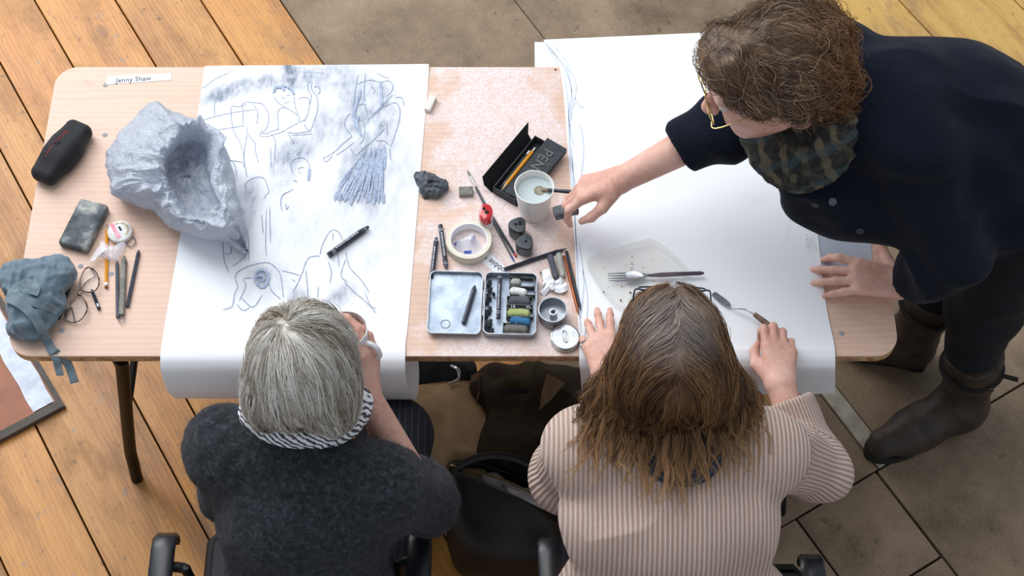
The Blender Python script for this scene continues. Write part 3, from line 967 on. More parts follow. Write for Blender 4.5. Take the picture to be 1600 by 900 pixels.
THIN += [c4(s_) for s_ in [
 [(670,0),(640,30),(635,80),(645,120)], [(665,70),(670,110),(685,85)], [(515,140),(520,200),(525,260)], [(545,100),(540,300),(545,400)], [(565,90),(570,320)],
 [(270,300),(275,380),(285,440),(310,505)], [(275,380),(320,385),(325,340)], [(330,465),(380,430),(415,390),(390,350)], [(425,240),(435,330),(435,430)],
 [(270,735),(330,715),(345,640),(365,590),(350,540),(365,500),(430,465),(500,445),(550,440),(590,460),(630,510),(645,600),(650,660)],
 [(400,540),(460,535)], [(400,545),(415,590),(375,680)], [(560,570),(580,620),(635,670)], [(640,490),(700,505),(755,520)], [(705,545),(725,560)],
 [(880,390),(890,340),(930,260),(965,235),(1000,255),(1020,300)], [(710,620),(740,570),(770,500),(800,420),(840,400),(880,400)], [(790,490),(800,580),(805,700)], [(960,250),(960,300)],
 [(1040,370),(1065,470),(1130,540),(1190,630)], [(1030,560),(1100,630),(1160,680),(1235,760)], [(1040,420),(1010,520),(1050,560)], [(1160,620),(1190,700),(1230,730)], [(870,590),(865,660)],
 [(930,430),(950,500),(940,570)], [(360,700),(400,740),(440,720)], [(390,660),(460,720),(520,640)], [(990,380),(1000,470)]]]
THICK = [c3(s_) for s_ in [
 [(1000,690),(940,790),(890,895)], [(1050,640),(1000,760),(935,890)], [(1120,600),(1070,720),(1010,860)], [(1150,580),(1100,700),(1040,830)], [(1160,620),(1130,710),(1100,800)],
 [(1180,560),(1190,700),(1185,890)], [(1200,540),(1205,640),(1200,700)], [(1140,760),(1150,890)], [(1050,790),(1000,890)], [(1165,560),(1160,700),(1165,860)],
 [(970,720),(930,810)], [(1080,680),(1020,800),(960,895)], [(1180,150),(1182,230),(1185,300)], [(1055,200),(1030,280),(1010,350),(1020,410),(1050,460)], [(1040,360),(1030,420),(1060,490)],
 [(512,215),(520,190),(550,178),(585,180)], [(530,185),(560,185),(575,205)], [(590,180),(620,195),(635,230)], [(735,690),(732,730),(725,770)]]]
THICK += [c4(s_) for s_ in [[(985,0),(970,40)], [(1050,0),(1030,60)], [(1100,0),(1070,80)], [(1130,10),(1110,60)], [(1190,0),(1180,60)], [(1230,0),(1215,75)], [(1275,0),(1275,70)], [(1010,0),(995,50)], [(1250,0),(1245,60)],
 [(480,510),(500,490),(540,490),(560,520),(550,570),(520,595),(490,575),(475,540),(500,520),(530,530),(520,560)]]]
zl = zp + .0006
m1 = MB()
for i_, s_ in enumerate(THIN): ribbon(m1, s_, .0015, zl + .00001 * i_)
m2 = MB()
for i_, s_ in enumerate(THICK): ribbon(m2, s_, .0062, zl + .0010 + .00003 * i_)
for k in range(26):
    a = k / 25
    x1_ = 527 + 70 * a; x0_ = 575 + 22 * a
    ribbon(m2, [(x0_ + (x1_ - x0_) * .25 * abs(math.sin(k * 2.7)), 228 + 20 * abs(math.sin(k * 2.7))), (x1_, 292 + 26 * abs(math.sin(k * 1.3)))], .0030, zl + .0022 + .00003 * k, 6)
obj('pencil_lines', m1, 'charcoal_line', sheetL, kind='stuff', smooth=False)
obj('charcoal_strokes', m2, 'charcoal_dark', sheetL, kind='stuff', smooth=False)

fl_, fr_ = P(905, 560, TZ), P(1305, 560, TZ)
zq = TZ + .0022
obj('grey_sheet', MB().prism([T(u, v_)[:2] for u, v_ in ((1200, 240), (1352, 250), (1361, 385), (1363, 416), (1200, 420))], TZ + .0002, TZ + .0009), 'grey_paper',
    label='blue grey sheet of paper under the leaning hand at the table end', cat='paper', smooth=False)
sheetR = sheet('blank_sheet', [
    (P(849, 62, zq - .006), P(1262, 44, zq - .006)),
    (P(868, 92, zq + .001), P(1263, 74, zq + .001)),
    (P(878, 125, zq), P(1264, 130, zq)),
    (P(886, 215, zq), P(1268, 240, zq)),
    (P(897, 370, zq), P(1276, 345, zq)),
    (P(902, 480, zq), P(1290, 470, zq)),
    (Y(fl_, 1.552, zq + .001), Y(fr_, 1.552, zq + .001)),
    (Y(fl_, 1.528, zq + .003), Y(fr_, 1.528, zq + .003)),
    (Y(fl_, 1.507, TZ - .003), Y(fr_, 1.507, TZ - .003)),
    (Y(fl_ + A(.003, 0, 0), 1.495, TZ - .030), Y(fr_ + A(.003, 0, 0), 1.495, TZ - .028)),
    (Y(fl_ + A(.01, 0, 0), 1.490, TZ - .122), Y(fr_ + A(.018, 0, 0), 1.490, TZ - .115))],
    'paper', 90, 150, 'wide blank white sheet curling over the front and far edges of the table', 'paper', smudges([(1180, 310, 25, 12, 0, .05), (1265, 380, 5, 14, 0, .12), (1272, 385, 4, 14, 0, .12)]))
obj('tucked_sheet', MB().box((P(836, 72, TZ - .01) + P(1100, 100, TZ - .01)) / 2, (abs(P(1100, 72, TZ)[0] - P(836, 72, TZ)[0]), .075, .0006)), 'white_paper',
    label='narrow white sheet sticking out behind the far edge under the blank sheet', cat='paper', smooth=False)
m3 = MB()
for s_ in [[(851,64),(866,84),(878,98),(890,112)], [(862,66),(880,90),(892,108)], [(856,70),(872,92),(886,116),(894,150),(892,190)], [(884,104),(893,140),(888,180),(896,230)], [(882,120),(888,170),(890,250),(897,330),(903,420)],
           [(892,160),(890,220),(900,300)], [(893,230),(898,330),(902,430),(908,520)], [(905,380),(912,440),(906,500)], [(897,150),(905,165),(915,168)], [(905,190),(912,230),(906,290)], [(910,420),(918,470),(912,540)], [(888,108),(900,130),(896,170)]]:
    ribbon(m3, s_, .0014, zq + .0018)
obj('pencil_lines', m3, 'pale_line', sheetR, kind='stuff', smooth=False)
m3 = MB()
for a in range(14):
    u, v_ = 1268 + 8 * math.sin(a * 3.3), 375 + 14 * math.sin(a * 1.7)
    m3.lathe([(.0008, 0), (.0008, .0002)], P(u, v_, zq + .0008), n=5)
for u, v_ in ((1232, 352), (1231, 360), (1230, 367), (1233, 346)): m3.lathe([(.0009, 0), (.0009, .0002)], P(u, v_, zq + .0008), n=5)
obj('graphite_specks', m3, 'charcoal_line', sheetR, kind='stuff', smooth=False)

def marks(origin, xd, ud, length, h_, n, mat, parent):
    # tiny print that is too small to read: a row of short strokes
    xd, ud = unit(xd), unit(ud); m = MB(); x_ = 0.0
    rr = random.Random(n)
    while x_ < length:
        w_ = length / n * rr.uniform(.35, .8)
        m.box(np.asarray(origin) + xd * (x_ + w_ / 2) + ud * h_ * .5, (w_, h_ * rr.uniform(.7, 1.1), .0004), frame(xd, np.cross(xd, ud)))
        x_ += w_ + length / n * rr.uniform(.2, .5)
    return obj('small_print', m, mat, parent, smooth=False)
# ------------------------------------------------------------------ things on the table, left end
def name_strip(px, txt, w, hgt, label, tpos, tw, z=TZ + .001, up=(0, 1, 0)):
    q = [P(u, v_, z) for u, v_ in px]
    o = obj('name_strip', MB().prism([k[:2] for k in q], z - .0006, z), 'white_paper', label=label, cat='label', smooth=False)
    a, b = P(*tpos[0], z + .0004), P(*tpos[1], z + .0004)
    text(txt, hgt, a, b - a, up, 'ink', o, width=np.linalg.norm(b - a))
    return o
name_strip([(167, 119), (268, 114), (267, 125), (166, 132)], 'Jenny Shaw', 0, .016, 'white paper name strip near the far left corner of the table', ((181, 129), (237, 125)), 0)
name_strip([(746, 403), (764, 393), (796, 424), (780, 432)], 'obbie C', 0, .012, 'cut white name strip lying between the tape roll and the open tin', ((791, 421), (757, 396)), 0, TZ + .0008, (-.5, -.8, 0))

# spectacle case
a, b = T(72, 272, .02), T(121, 208, .02)
ax = unit((b - a) * A(1, 1, 0)); lt_ = A(-ax[1], ax[0], 0)
Rc = np.stack([ax, lt_, A(0, 0, 1)], 1); cc = (a + b) / 2; cc[2] = TZ + .0225
V, F = sdf_mesh([(('box', cc - ax * .026, (.056, .0305, .0200), Rc, .017), .02), (('box', cc + ax * .028, (.056, .0315, .0200), Rc, .017), .04), (('cap', cc - ax * .02 + lt_ * .046, cc + ax * .025 + lt_ * .046, .016, .016), .02, 'sub')], .0022, .02)
case = obj('glasses_case', (V, F), 'case_fabric', label='black glasses case with red lettering overhanging the left table edge', cat='glasses case', ang=180)
zt = TZ + .0470
cbv = bvh_of(V, F)
def stick_down(o, bvh, lift=.0003):
    for q in o.data.vertices:
        w = np.array(q.co[:]) + ORI[o]
        h_ = bvh.ray_cast(Vector((w[0], w[1], w[2] + .05)), Vector((0, 0, -1)))
        if h_[0] is not None: q.co.z = h_[0][2] + lift - ORI[o][2]
    return o
o_ = a * 0 + cc + ax * .045 + lt_ * .012; o_[2] = zt
stick_down(text('stria', .016, o_, -ax, -lt_, 'red_print', case, width=.03), cbv)
o_ = cc + ax * .012 + lt_ * .012; o_[2] = zt
stick_down(text('Q.', .02, o_, -ax, -lt_, 'red_print', case, width=.016), cbv)
o_ = cc - ax * .008 + lt_ * .012; o_[2] = zt - .0003
stick_down(marks(o_, -ax, -lt_, .026, .0022, 9, 'red_print', case), cbv)
sd_ = MB().tube([cc + ax * t_ - lt_ * .0325 + A(0, 0, .006) for t_ in np.linspace(-.045, .055, 8)], .0008, 6)
obj('lid_seam', sd_, 'pencil_grey', case)

# charcoal covered block
def block(name, pxa, pxb, w, h, mat, label, cat, bev=.003, group=None, z0=TZ, tilt=0):
    a, b = P(*pxa, z0 + h), P(*pxb, z0 + h)
    ax = unit(b - a); c = (a + b) / 2; c[2] = z0 + h / 2
    return obj(name, MB().box(c, (np.linalg.norm(b - a), w, h), frame(ax), bev, 3), mat, label=label, cat=cat, group=group)
block('charcoal_block', (112, 384), (147, 314), .066, .022, 'charcoal_block', 'thick grey block smeared with charcoal beside the yellow pencil', 'eraser', .006)

# crumpled plastic bag
def ring_px(px, z, n=150):
    q = spline(np.array(px, float), n, True)
    return np.array([P(u, v_, z) for u, v_ in q])
base = [(176,275),(183,240),(205,205),(238,172),(262,178),(300,200),(335,232),(350,262),(362,300),(378,340),(372,372),(335,372),(300,362),(268,352),(246,328),(215,318),(188,308)]
mid = [(172,262),(182,222),(208,192),(240,168),(268,176),(305,190),(338,222),(352,248),(362,290),(376,335),(362,362),(325,366),(292,358),(262,344),(240,316),(205,306),(180,292)]
shd = [(212,262),(218,232),(238,206),(262,188),(285,190),(312,196),(345,218),(349,245),(352,285),(364,330),(352,355),(320,356),(290,344),(262,326),(244,302),(228,290),(216,278)]
rim = [(254,266),(252,244),(262,222),(282,206),(300,194),(318,196),(344,222),(338,250),(336,286),(350,320),(346,344),(322,346),(292,338),(272,318),(262,300),(258,286),(256,276)]
inn = [(264,268),(262,250),(270,230),(286,214),(300,204),(316,206),(334,226),(330,252),(330,286),(344,318),(340,336),(318,340),(294,332),(278,312),(270,298),(266,286),(264,276)]
bot = [(262,272),(262,256),(268,240),(280,230),(296,224),(312,226),(322,240),(324,262),(330,290),(342,318),(336,334),(314,336),(294,328),(282,312),(274,298),(268,290),(264,280)]
rings = [ring_px(base, TZ + .004), ring_px(base, TZ + .03), ring_px(mid, TZ + .07), ring_px(shd, TZ + .105), ring_px(rim, TZ + .118), ring_px(inn, TZ + .108), ring_px(bot, TZ + .06), ring_px(bot, TZ + .014), ring_px(bot, TZ + .010) * .5 + ring_px(bot, TZ + .010).mean(0) * .5, ring_px(bot, TZ + .014) * .02 + ring_px(bot, TZ + .014).mean(0) * .98]
rs = np.array(rings)                       # refine down the profile
K = rs.shape[1]
NR = 90
fine = np.stack([spline(rs[:, j], NR) for j in range(K)], 1)
def crumple(p):
    w = np.stack([vn(p, 20, 11.), vn(p, 20, 17.), vn(p, 20, 23.)], -1) * .018
    r1 = 1 - np.abs(vn(p + w, 14, 3.1)) * 2.2; r2 = 1 - np.abs(vn(p + w, 31, 7.7)) * 2.2; r3 = 1 - np.abs(vn(p + w, 66, 1.2)) * 2.2; r4 = 1 - np.abs(vn(p, 130, 2.2)) * 2
    return .0042 * r1 + .0036 * r2 + .0026 * r3 + .0012 * r4
def pleats(NR, K):
    s_ = np.linspace(0, 1, NR)[:, None] * np.ones((1, K)); th = np.linspace(0, 2 * math.pi, K, endpoint=False)[None] * np.ones((NR, 1))
    def rg(f, g, o, wp=.5):
        q = np.stack([np.cos(th) * f, np.sin(th) * f, s_ * g], -1)
        w = vn(q * .6, 1.0, o + 7)
        q = q + w[..., None] * wp
        return 1 - 2.4 * np.abs(vn(q, 1.0, o))
    near = np.exp(-((s_ - .44) / .12) ** 2)            # gathered towards the rim
    return (.0065 * rg(1.5, 4, 2.0) + .0050 * rg(3.2, 5, 9.0) * (.5 + near) + .0034 * rg(6.5, 9, 14.0) + .0018 * rg(12, 20, 21.0) + .0008 * rg(22, 40, 27.0)), near
PL, NEAR = pleats(NR, K)
cen = fine.mean(1, keepdims=True)
dirn = fine - cen; dirn /= np.linalg.norm(dirn, axis=2)[..., None] + 1e-9
wts = np.interp(np.linspace(0, 1, NR), [0, .1, .3, .5, .6, 1], [.2, 1, 1, .9, .5, .4])[:, None, None]
fine = fine + dirn * (PL * 1.15)[..., None] * wts + A(0, 0, 1) * ((np.roll(PL, 37, 1) * .9 + NEAR * .010 * np.sin(np.linspace(0, 6.283, K, endpoint=False) * 5 + 1.2)[None])[..., None] * wts)
fine = fine + dirn * (NEAR * .006)[..., None]
inside = np.clip((np.linspace(0, 1, NR) - .70) / .08, 0, 1)[:, None]
fine[..., 2] += inside * .014 * np.abs(vn(fine, 30, 6)) + inside * .010 * np.abs(vn(fine, 62, 3))
fine[..., 2] = np.maximum(fine[..., 2], TZ + .003)
bag = obj('plastic_bag', MB().loft(list(fine), capb=True), 'plastic_bag', label='crumpled pale grey plastic bag standing open on the left end of the table', cat='bag', ang=38)
tail = []
for t_, (u, v_, w, z) in enumerate([(345, 330, 16, .085), (356, 348, 15, .07), (362, 364, 14, .05), (372, 380, 12, .028), (380, 392, 8, .012)]):
    tail.append(np.array([P(u + w * math.cos(a), v_ + w * .6 * math.sin(a), TZ + z + .012 * math.sin(a * 3 + t_)) for a in np.linspace(0, 2 * math.pi, 18, endpoint=False)]))
obj('twisted_corner', MB().loft(list(np.stack([spline(np.array(tail)[:, j], 14) for j in range(18)], 1)), capa=True, capb=True), 'plastic_bag', bag, ang=60)

def pencil(name, pa, pb, r, mat, label, cat='pencil', tip=None, group=None, za=None, zb=None, sides=6, band=None, endmat=None):
    """pa = point end (pixels), pb = blunt end"""
    a, b = P(*pa, za if za is not None else TZ + r), P(*pb, zb if zb is not None else TZ + r)
    d = unit(b - a); L = np.linalg.norm(b - a)
    o = thing(name, label, cat, A(*((a + b) / 2)[:2], min(a[2], b[2]) - r), group)
    tl = r * 5 if tip else r * 2.2
    obj('barrel', MB().tube([a + d * tl, b], r, sides), mat, o, ang=30)
    if tip:
        obj('sharpened_cone', MB().tube([a + d * r * 1.5, a + d * tl], [r * .35, r], 8), tip, o)
        obj('lead', MB().tube([a, a + d * r * 1.6], [r * .08, r * .38], 6), 'graphite', o)
    else:
        obj('worn_tip', MB().tube([a, a + d * tl * .5, a + d * tl], [r * .35, r * .8, r], 8), mat, o)
    if band:
        obj('band', MB().tube([b - d * r * 3, b - d * r * 1.2], r * 1.06, 10), band, o)
    if endmat:
        obj('end_cap', MB().tube([b - d * r * 2.2, b + d * r * .3], r * 1.04, 10), endmat, o)
    return o
pencil('pencil', (167, 350), (166, 449), .0036, 'pencil_yellow', 'yellow pencil with dark red end under the clear wrapper', tip='raw_wood', band='white_paper', endmat='brown_pencil')
pencil('graphite_stick', (217, 391), (199, 479), .0042, 'graphite', 'dark graphite stick nearest the plastic bag', 'graphite stick')
pencil('graphite_stick', (183, 408), (184, 496), .0042, 'pencil_grey', 'dark grey stick lying along the left of the clay stick', 'graphite stick')
pencil('clay_stick', (194, 400), (190, 492), .0062, 'clay_grey', 'mottled pale grey stick with a wire loop at its end', 'sculpting tool', sides=10)
a = T(191, 492, .005)
obj('wire_loop', MB().tube(spline([a, a + A(-.006, -.012, 0), a + A(0, -.02, 0), a + A(.006, -.012, 0), a], 14), .0008, 6), 'steel', label='small steel wire loop at the end of the grey clay stick', cat='wire')
pencil('graphite_stub', (109, 447), (91, 498), .0042, 'charcoal_stick', 'black charcoal stub between the cloth roll and the spectacles', 'charcoal')
pencil('graphite_stub', (143, 452), (155, 483), .0040, 'pencil_black', 'short dark stub lying across the right hand lens of the spectacles', 'charcoal', band='silver', za=TZ + .010, zb=TZ + .0042)

# tape measure
q = T(189, 366)
tm = thing('tape_measure', 'round white pocket tape measure with pink sticker and key ring', 'tape measure', q)
Rq = Rz(.4)
obj('body', MB().lathe([(.020, 0), (.0262, .003), (.0270, .008), (.0262, .013), (.021, .016), (0, .0165)], q, n=36), 'tape_white', tm)
for i in range(13):
    an = math.radians(-35 + i * 14)
    w = q + A(.0185 * math.cos(an), .0185 * math.sin(an), .0163)
    obj('gold_mark', MB().box(w, (.004, .0016 + .001 * (i % 3), .0006), Rz(an)), 'gold_print', tm, smooth=False)
obj('sticker', MB().box(q + A(-.008, -.002, .0166), (.040, .0085, .0008), Rz(math.radians(-58))), 'pink_sticker', tm, smooth=False)
obj('dark_print', MB().box(q + A(.001, .004, .0166), (.012, .005, .0009), Rz(math.radians(-58))), 'ink', tm, smooth=False)
w = T(205, 378, .004)
obj('key_ring', MB().tube([w + A(.009 * math.cos(x), .012 * math.sin(x), 0) for x in np.linspace(0, 2 * math.pi, 20, endpoint=False)], .0012, 6, closed=True), 'steel', tm)

# clear sweet wrapper
def crumpled(name, pxs, z0, hgt, mat, label, cat, n=22, amp=.006, freq=60, parent=None, seed=0):
    q = np.array([P(u, v_, z0) for u, v_ in spline(np.array(pxs, float), 28, True)])
    c = q.mean(0)
    rings = []
    for t_ in np.linspace(1, .02, 8):
        r = c + (q - c) * t_
        r[:, 2] = z0 + hgt * (1 - t_ ** 2) * .8
        r = r + np.stack([vn(r, freq, seed), vn(r, freq, seed + 9), np.abs(vn(r, freq, seed + 21))], 1) * amp * (1 if t_ < .99 else .6)
        r[:, 2] = np.maximum(r[:, 2], z0 + .0005)
        rings.append(r)
    return obj(name, MB().loft(rings, capb=True), mat, parent, label=label, cat=cat, ang=25)
crumpled('sweet_wrapper', [(150,392),(160,378),(172,384),(188,386),(196,380),(192,396),(182,408),(166,404),(152,402),(138,416),(143,402)], TZ + .009, .012, 'cellophane', 'crumpled clear wrapper lying across the yellow pencil', 'wrapper', amp=.007)
obj('sweet', MB().sphere(T(161, 391, .006), (.008, .007, .006)), 'eraser_white', label='pale sweet inside the clear wrapper', cat='sweet')

# spectacles lying on the table
sp = thing('eyeglasses', 'tortoiseshell spectacles lying folded beside the blue cloth roll', 'glasses', T(130, 460))
def lens_loop(pxs, z, n=28):
    return np.array([P(u, v_, zz) for (u, v_), zz in zip(spline(np.array(pxs, float), n, True), z + .004 * np.sin(np.linspace(0, 2 * math.pi, n, endpoint=False)))])
l1 = lens_loop([(138,418),(149,424),(155,438),(151,452),(139,457),(127,452),(125,440),(130,425)], TZ + .008)
l2 = lens_loop([(124,461),(134,472),(136,484),(128,498),(115,504),(103,499),(104,485),(113,470)], TZ + .008)
for l in (l1, l2):
    obj('rim', MB().tube(l, .0016, 6, closed=True), 'tortoise', sp)
    obj('lens', MB().loft([l, l * .02 + l.mean(0) * .98 + A(0, 0, .001)]), 'lens_glass', sp)
obj('bridge', MB().tube(spline([T(127, 452, .009), T(121, 456, .014), T(123, 462, .009)], 8), .0017, 6), 'tortoise', sp)
obj('temple', MB().tube(spline([T(139, 417, .008), T(148, 430, .005), T(135, 440, .004), T(126, 452, .004)], 12), .0017, 6), 'tortoise', sp)
obj('temple', MB().tube(spline([T(101, 500, .008), T(110, 480, .004), T(114, 490, .004), T(117, 503, .004)], 12), .0019, 6), 'tortoise', sp)
for u, v_ in ((127, 455), (120, 463)): obj('nose_pad', MB().sphere(T(u, v_, .007), (.002, .0035, .003), nu=8, nv=6), 'lens_glass', sp)

# blue cloth roll with tie
cr = thing('cloth_roll', 'rolled blue grey cloth brush roll with a long tie strap hanging off the table corner', 'cloth roll', T(60, 460))
g = lambda u, v_, z: P(u, v_, TZ + z)
V, F = sdf_mesh([(('cap', g(30, 435, .036), g(92, 430, .032), .038, .030), .01), (('cap', g(48, 440, .034), g(45, 510, .03), .036, .030), .02), (('cap', g(78, 432, .034), g(68, 495, .028), .034, .026), .02),
                 (('cap', g(20, 430, .03), g(28, 450, .025), .028, .024), .01), (('ell', g(55, 472, .036), (.045, .05, .034)), .02), (('cap', g(26, 515, .014), g(58, 510, .02), .014, .02), .015),
                 (('cap', g(92, 428, .034), g(86, 460, .03), .024, .02), .02), (('cap', g(18, 446, .016), g(16, 456, .014), .016, .012), .01)], .003, .02)
def folds(p): return .006 * (1 - 2.2 * np.abs(vn(p * A(.7, 1.3, .6), 20, 4))) + .0042 * (1 - 2.2 * np.abs(vn(p * A(1.3, .8, 1), 46, 2))) + .0015 * vn(p, 120, 6)
V = displace(V, F, folds); V[:, 2] = np.maximum(V[:, 2], TZ + .001)
obj('roll', (V, F), 'cloth_blue', cr, ang=180)
bv = bvh_of(V, F)
def band(px, w, zoff, mat, name, parent, zfix=None, thick=.0028):
    c = spline(np.array(px, float), 30)
    pts = []
    for i, q in enumerate(c):
        h_ = ray_on(bv, q[0], q[1])
        z = zfix[0] + (zfix[1] - zfix[0]) * i / 29 if zfix else None
        pts.append(h_[0] + A(0, -.001, zoff) if (h_ is not None and zfix is None) else P(q[0], q[1], z if z is not None else TZ + .004))
    pts = np.array(pts)
    for _ in range(2): pts[1:-1] = (pts[:-2] + pts[1:-1] * 2 + pts[2:]) / 4
    tg = np.gradient(pts, axis=0); tg /= np.linalg.norm(tg, axis=1)[:, None]
    sd = np.cross(tg, np.tile(unit(A(0, -.45, .9)), (30, 1))); sd /= np.linalg.norm(sd, axis=1)[:, None]
    up = np.cross(sd, tg)
    rings = [np.array([p - s_ * w, p - s_ * w + u * thick, p + s_ * w + u * thick, p + s_ * w]) for p, s_, u in zip(pts, sd, up)]
    return obj(name, MB().loft(rings, capa=True, capb=True), mat, parent, ang=50)
band([(24, 455), (34, 466), (55, 474), (75, 480), (92, 488)], .008, .004, 'strap_blue', 'tie', cr)
band([(12, 466), (30, 474), (48, 488), (62, 508), (74, 532), (84, 552)], .0095, .006, 'strap_blue', 'tie', cr)
band([(82, 548), (88, 562), (91, 572), (94, 586)], .0075, 0, 'strap_blue', 'tie_end', cr, (TZ + .004, TZ - .035))
band([(84, 548), (98, 560), (108, 572), (117, 598)], .0085, 0, 'strap_blue', 'tie_end', cr, (TZ + .005, TZ - .05))
band([(30, 455), (42, 444), (56, 450), (52, 462)], .010, .004, 'strap_blue', 'knot', cr)
obj('label_patch', MB().box(g(53, 518, .038), (.022, .010, .0015), frame((1, .05, 0), (0, -.6, .8))), 'clay_grey', cr, smooth=False)

# crayon left on the drawing
def crayon(pa, pb, r, label, tip_first=True, group=None, z0=TZ + .002):
    a, b = P(*pa, z0 + r), P(*pb, z0 + r)
    d = unit(b - a); L = np.linalg.norm(b - a)
    o = thing('graphite_crayon', label, 'crayon', A(*((a + b) / 2)[:2], z0), group)
    obj('barrel', MB().tube([a + d * r * 3, b], r, 6), 'pencil_black', o, ang=30)
    obj('worn_tip', MB().tube([a, a + d * r * 1.2, a + d * r * 3], [r * .45, r * .8, r], 8), 'graphite', o)
    for t_ in (.10, .14, .90): obj('band', MB().tube([b - d * L * t_, b - d * (L * t_ + .0012)], r * 1.05, 8), 'white_print', o)
    side = unit(np.cross(d, A(0, 0, 1)))
    if side[1] > 0: side = -side
    nrm = unit(-side * -.25 + A(0, 0, 1))
    s0 = b - d * L * .2 + A(0, 0, r * 1.02)
    dr = -d if (-d)[0] > 0 or abs(d[0]) < .2 else d
    st = s0 if dr is not d else a + d * L * .2 + A(0, 0, r * 1.02)
    marks(st + side * r * .2, dr, -side, L * .52, r * .55, 12, 'white_print', o)
    return o
crayon((576, 354), (513, 399), .0062, 'black graphite crayon lying on the figure drawing', z0=TZ + .0022)
crayon((682, 371), (674, 437), .0055, 'left of two black crayons standing close beside the open tin lid', z0=TZ)
crayon((697, 419), (688, 352), .0055, 'right of two black crayons, the one touching the masking tape', z0=TZ)

# ------------------------------------------------------------------ things on the table, middle
block('eraser', (667, 171), (677, 149), .016, .012, 'eraser_white', 'small white eraser touching the right edge of the drawing', 'eraser', .002)
block('eraser', (717, 298), (739, 297), .022, .011, 'clay_grey', 'small grey rectangular eraser beside the paint brush', 'eraser', .002)
V, F = sdf_mesh([(('cap', T(657, 274, .012), T(668, 295, .012), .011, .012), .005), (('cap', T(668, 280, .014), T(690, 290, .012), .012, .013), .005), (('cap', T(672, 298, .010), T(686, 302, .010), .011, .010), .004), (('cap', T(660, 285, .01), T(664, 304, .008), .009, .007), .003)], .0016, .006)
V = displace(V, F, lambda p: .0042 * (1 - 2 * np.abs(vn(p, 85, 2))) + .002 * vn(p, 170, 3)); V[:, 2] = np.maximum(V[:, 2], TZ + .0005)
obj('putty_rubber', (V, F), 'putty_dark', label='crumpled dark grey putty rubber on the bare table', cat='eraser', ang=180)

# paint brush
def brush(pa, pb, label, hair, handle, zs, rad=.0026, cat='paint brush', tipcol=None):
    a, b = P(*pa, zs[0]), P(*pb, zs[1])
    d = unit(b - a); L = np.linalg.norm(b - a)
    o = thing('paint_brush', label, cat, A(*((a + b) / 2)[:2], min(a[2], b[2]) - .003))
    obj('bristles', MB().tube([a, a + d * .008, a + d * .02], [.0006, rad * 1.1, rad], 8), hair, o)
    obj('ferrule', MB().tube([a + d * .018, a + d * .048], [rad * 1.05, rad * 1.1], 10), 'silver', o)
    obj('handle', MB().tube([a + d * .047, a + d * L * .45, b - d * .012], [rad * 1.0, rad * 1.3, rad * .8], 8), handle, o)
    obj('handle_end', MB().tube([b - d * .013, b], [rad * .8, rad * .5], 8), tipcol or handle, o)
    return o
brush((730, 266), (803, 408), 'long paint brush with worn white paint and blue handle end', 'clay_grey', 'pencil_grey', (TZ + .004, TZ + .004), tipcol='blue_print')
pencil('pencil', (757, 318), (806, 400), .0028, 'pencil_black', 'thin dark pencil with a red end beside the long paint brush', tip=None, endmat='red_plastic', sides=8)

# black pencil box with one flap up
pb = thing('pencil_box', 'black card pencil box with a raised flap and pencils inside', 'box', T(820, 262))
a0, a1 = T(770, 302, .0), T(841, 215, .0)          # hinge side of the tray
al = unit((a1 - a0)); ac = A(al[1], -al[0], 0)
Lb, Wb, Hb = .165, .062, .024
a0 = a0 * A(1, 1, 0) + A(0, 0, TZ)
tray = MB()
mid_ = lambda s_, w, z: a0 + al * s_ + ac * w + A(0, 0, z)
tray.box(mid_(Lb / 2, Wb / 2, .0012), (Lb, Wb, .002), frame(al))
tray.box(mid_(Lb / 2, .001, Hb / 2), (Lb, .002, Hb), frame(al)); tray.box(mid_(Lb / 2, Wb - .001, Hb / 2), (Lb, .002, Hb), frame(al))
tray.box(mid_(.001, Wb / 2, Hb / 2), (.002, Wb, Hb), frame(al)); tray.box(mid_(Lb - .001, Wb / 2, Hb / 2), (.002, Wb, Hb), frame(al))
obj('tray', tray, 'dark_box', pb, smooth=False)
fl2 = MB()
fl2.loft([np.array([mid_(-.002, -.002, .004), mid_(-.004, -.020, .020), mid_(.004, -.030, .034)]), np.array([mid_(Lb * .96, -.002, .004), mid_(Lb * .97, -.016, .024), mid_(Lb * 1.05, -.024, .046)])], close=False)
vv = fl2.verts(); fl2.add(vv + ac * .0012, [tuple(reversed(q)) for q in fl2.f])
obj('raised_flap', fl2, 'box_inside', pb)
lid = MB().box(mid_(Lb / 2 + .006, .030 + Wb * .36, Hb + .002), (Lb + .004, Wb * .80, .0022), frame(al, unit(A(0, 0, 1) + ac * .05)), .0005, 1)
lid.box(mid_(Lb / 2 + .006, .030 + Wb * .76, Hb - .006), (Lb + .004, .002, .016), frame(al))
lo_ = obj('lid', lid, 'dark_box', pb, smooth=False)
o_ = mid_(Lb * .80, .036, Hb + .0042)
text('PENC', .028, mid_(Lb * .90, .030 + .008, Hb + .0042), -al, ac, 'chalk_print', lo_, width=.082)
text('ic', .012, mid_(Lb * .72, .030 + .034, Hb + .0036), -al, ac, 'chalk_print', lo_, width=.010)
def in_box(s0, s1, w, r, mat, label, tip='raw_wood', z=.010, endm='silver'):
    a, b = mid_(s0, w, z), mid_(s1, w, z + .003)
    d = unit(b - a)
    o = thing('pencil', label, 'pencil', A(*((a + b) / 2)[:2], a[2] - r))
    obj('barrel', MB().tube([a + d * .02, b], r, 6), mat, o, ang=30)
    obj('sharpened_cone', MB().tube([a, a + d * .02], [.0006, r], 8), tip, o)
    obj('end_cap', MB().tube([b - d * .001, b + d * .010], r * 1.02, 8), endm, o)
in_box(.006, .128, .0185, .0040, 'pencil_yellow', 'bright yellow pencil lying in the black pencil box', z=.018)
in_box(.010, .150, .0270, .0036, 'pencil_black', 'black pencil with an orange band in the black box', z=.012, endm='orange_print')
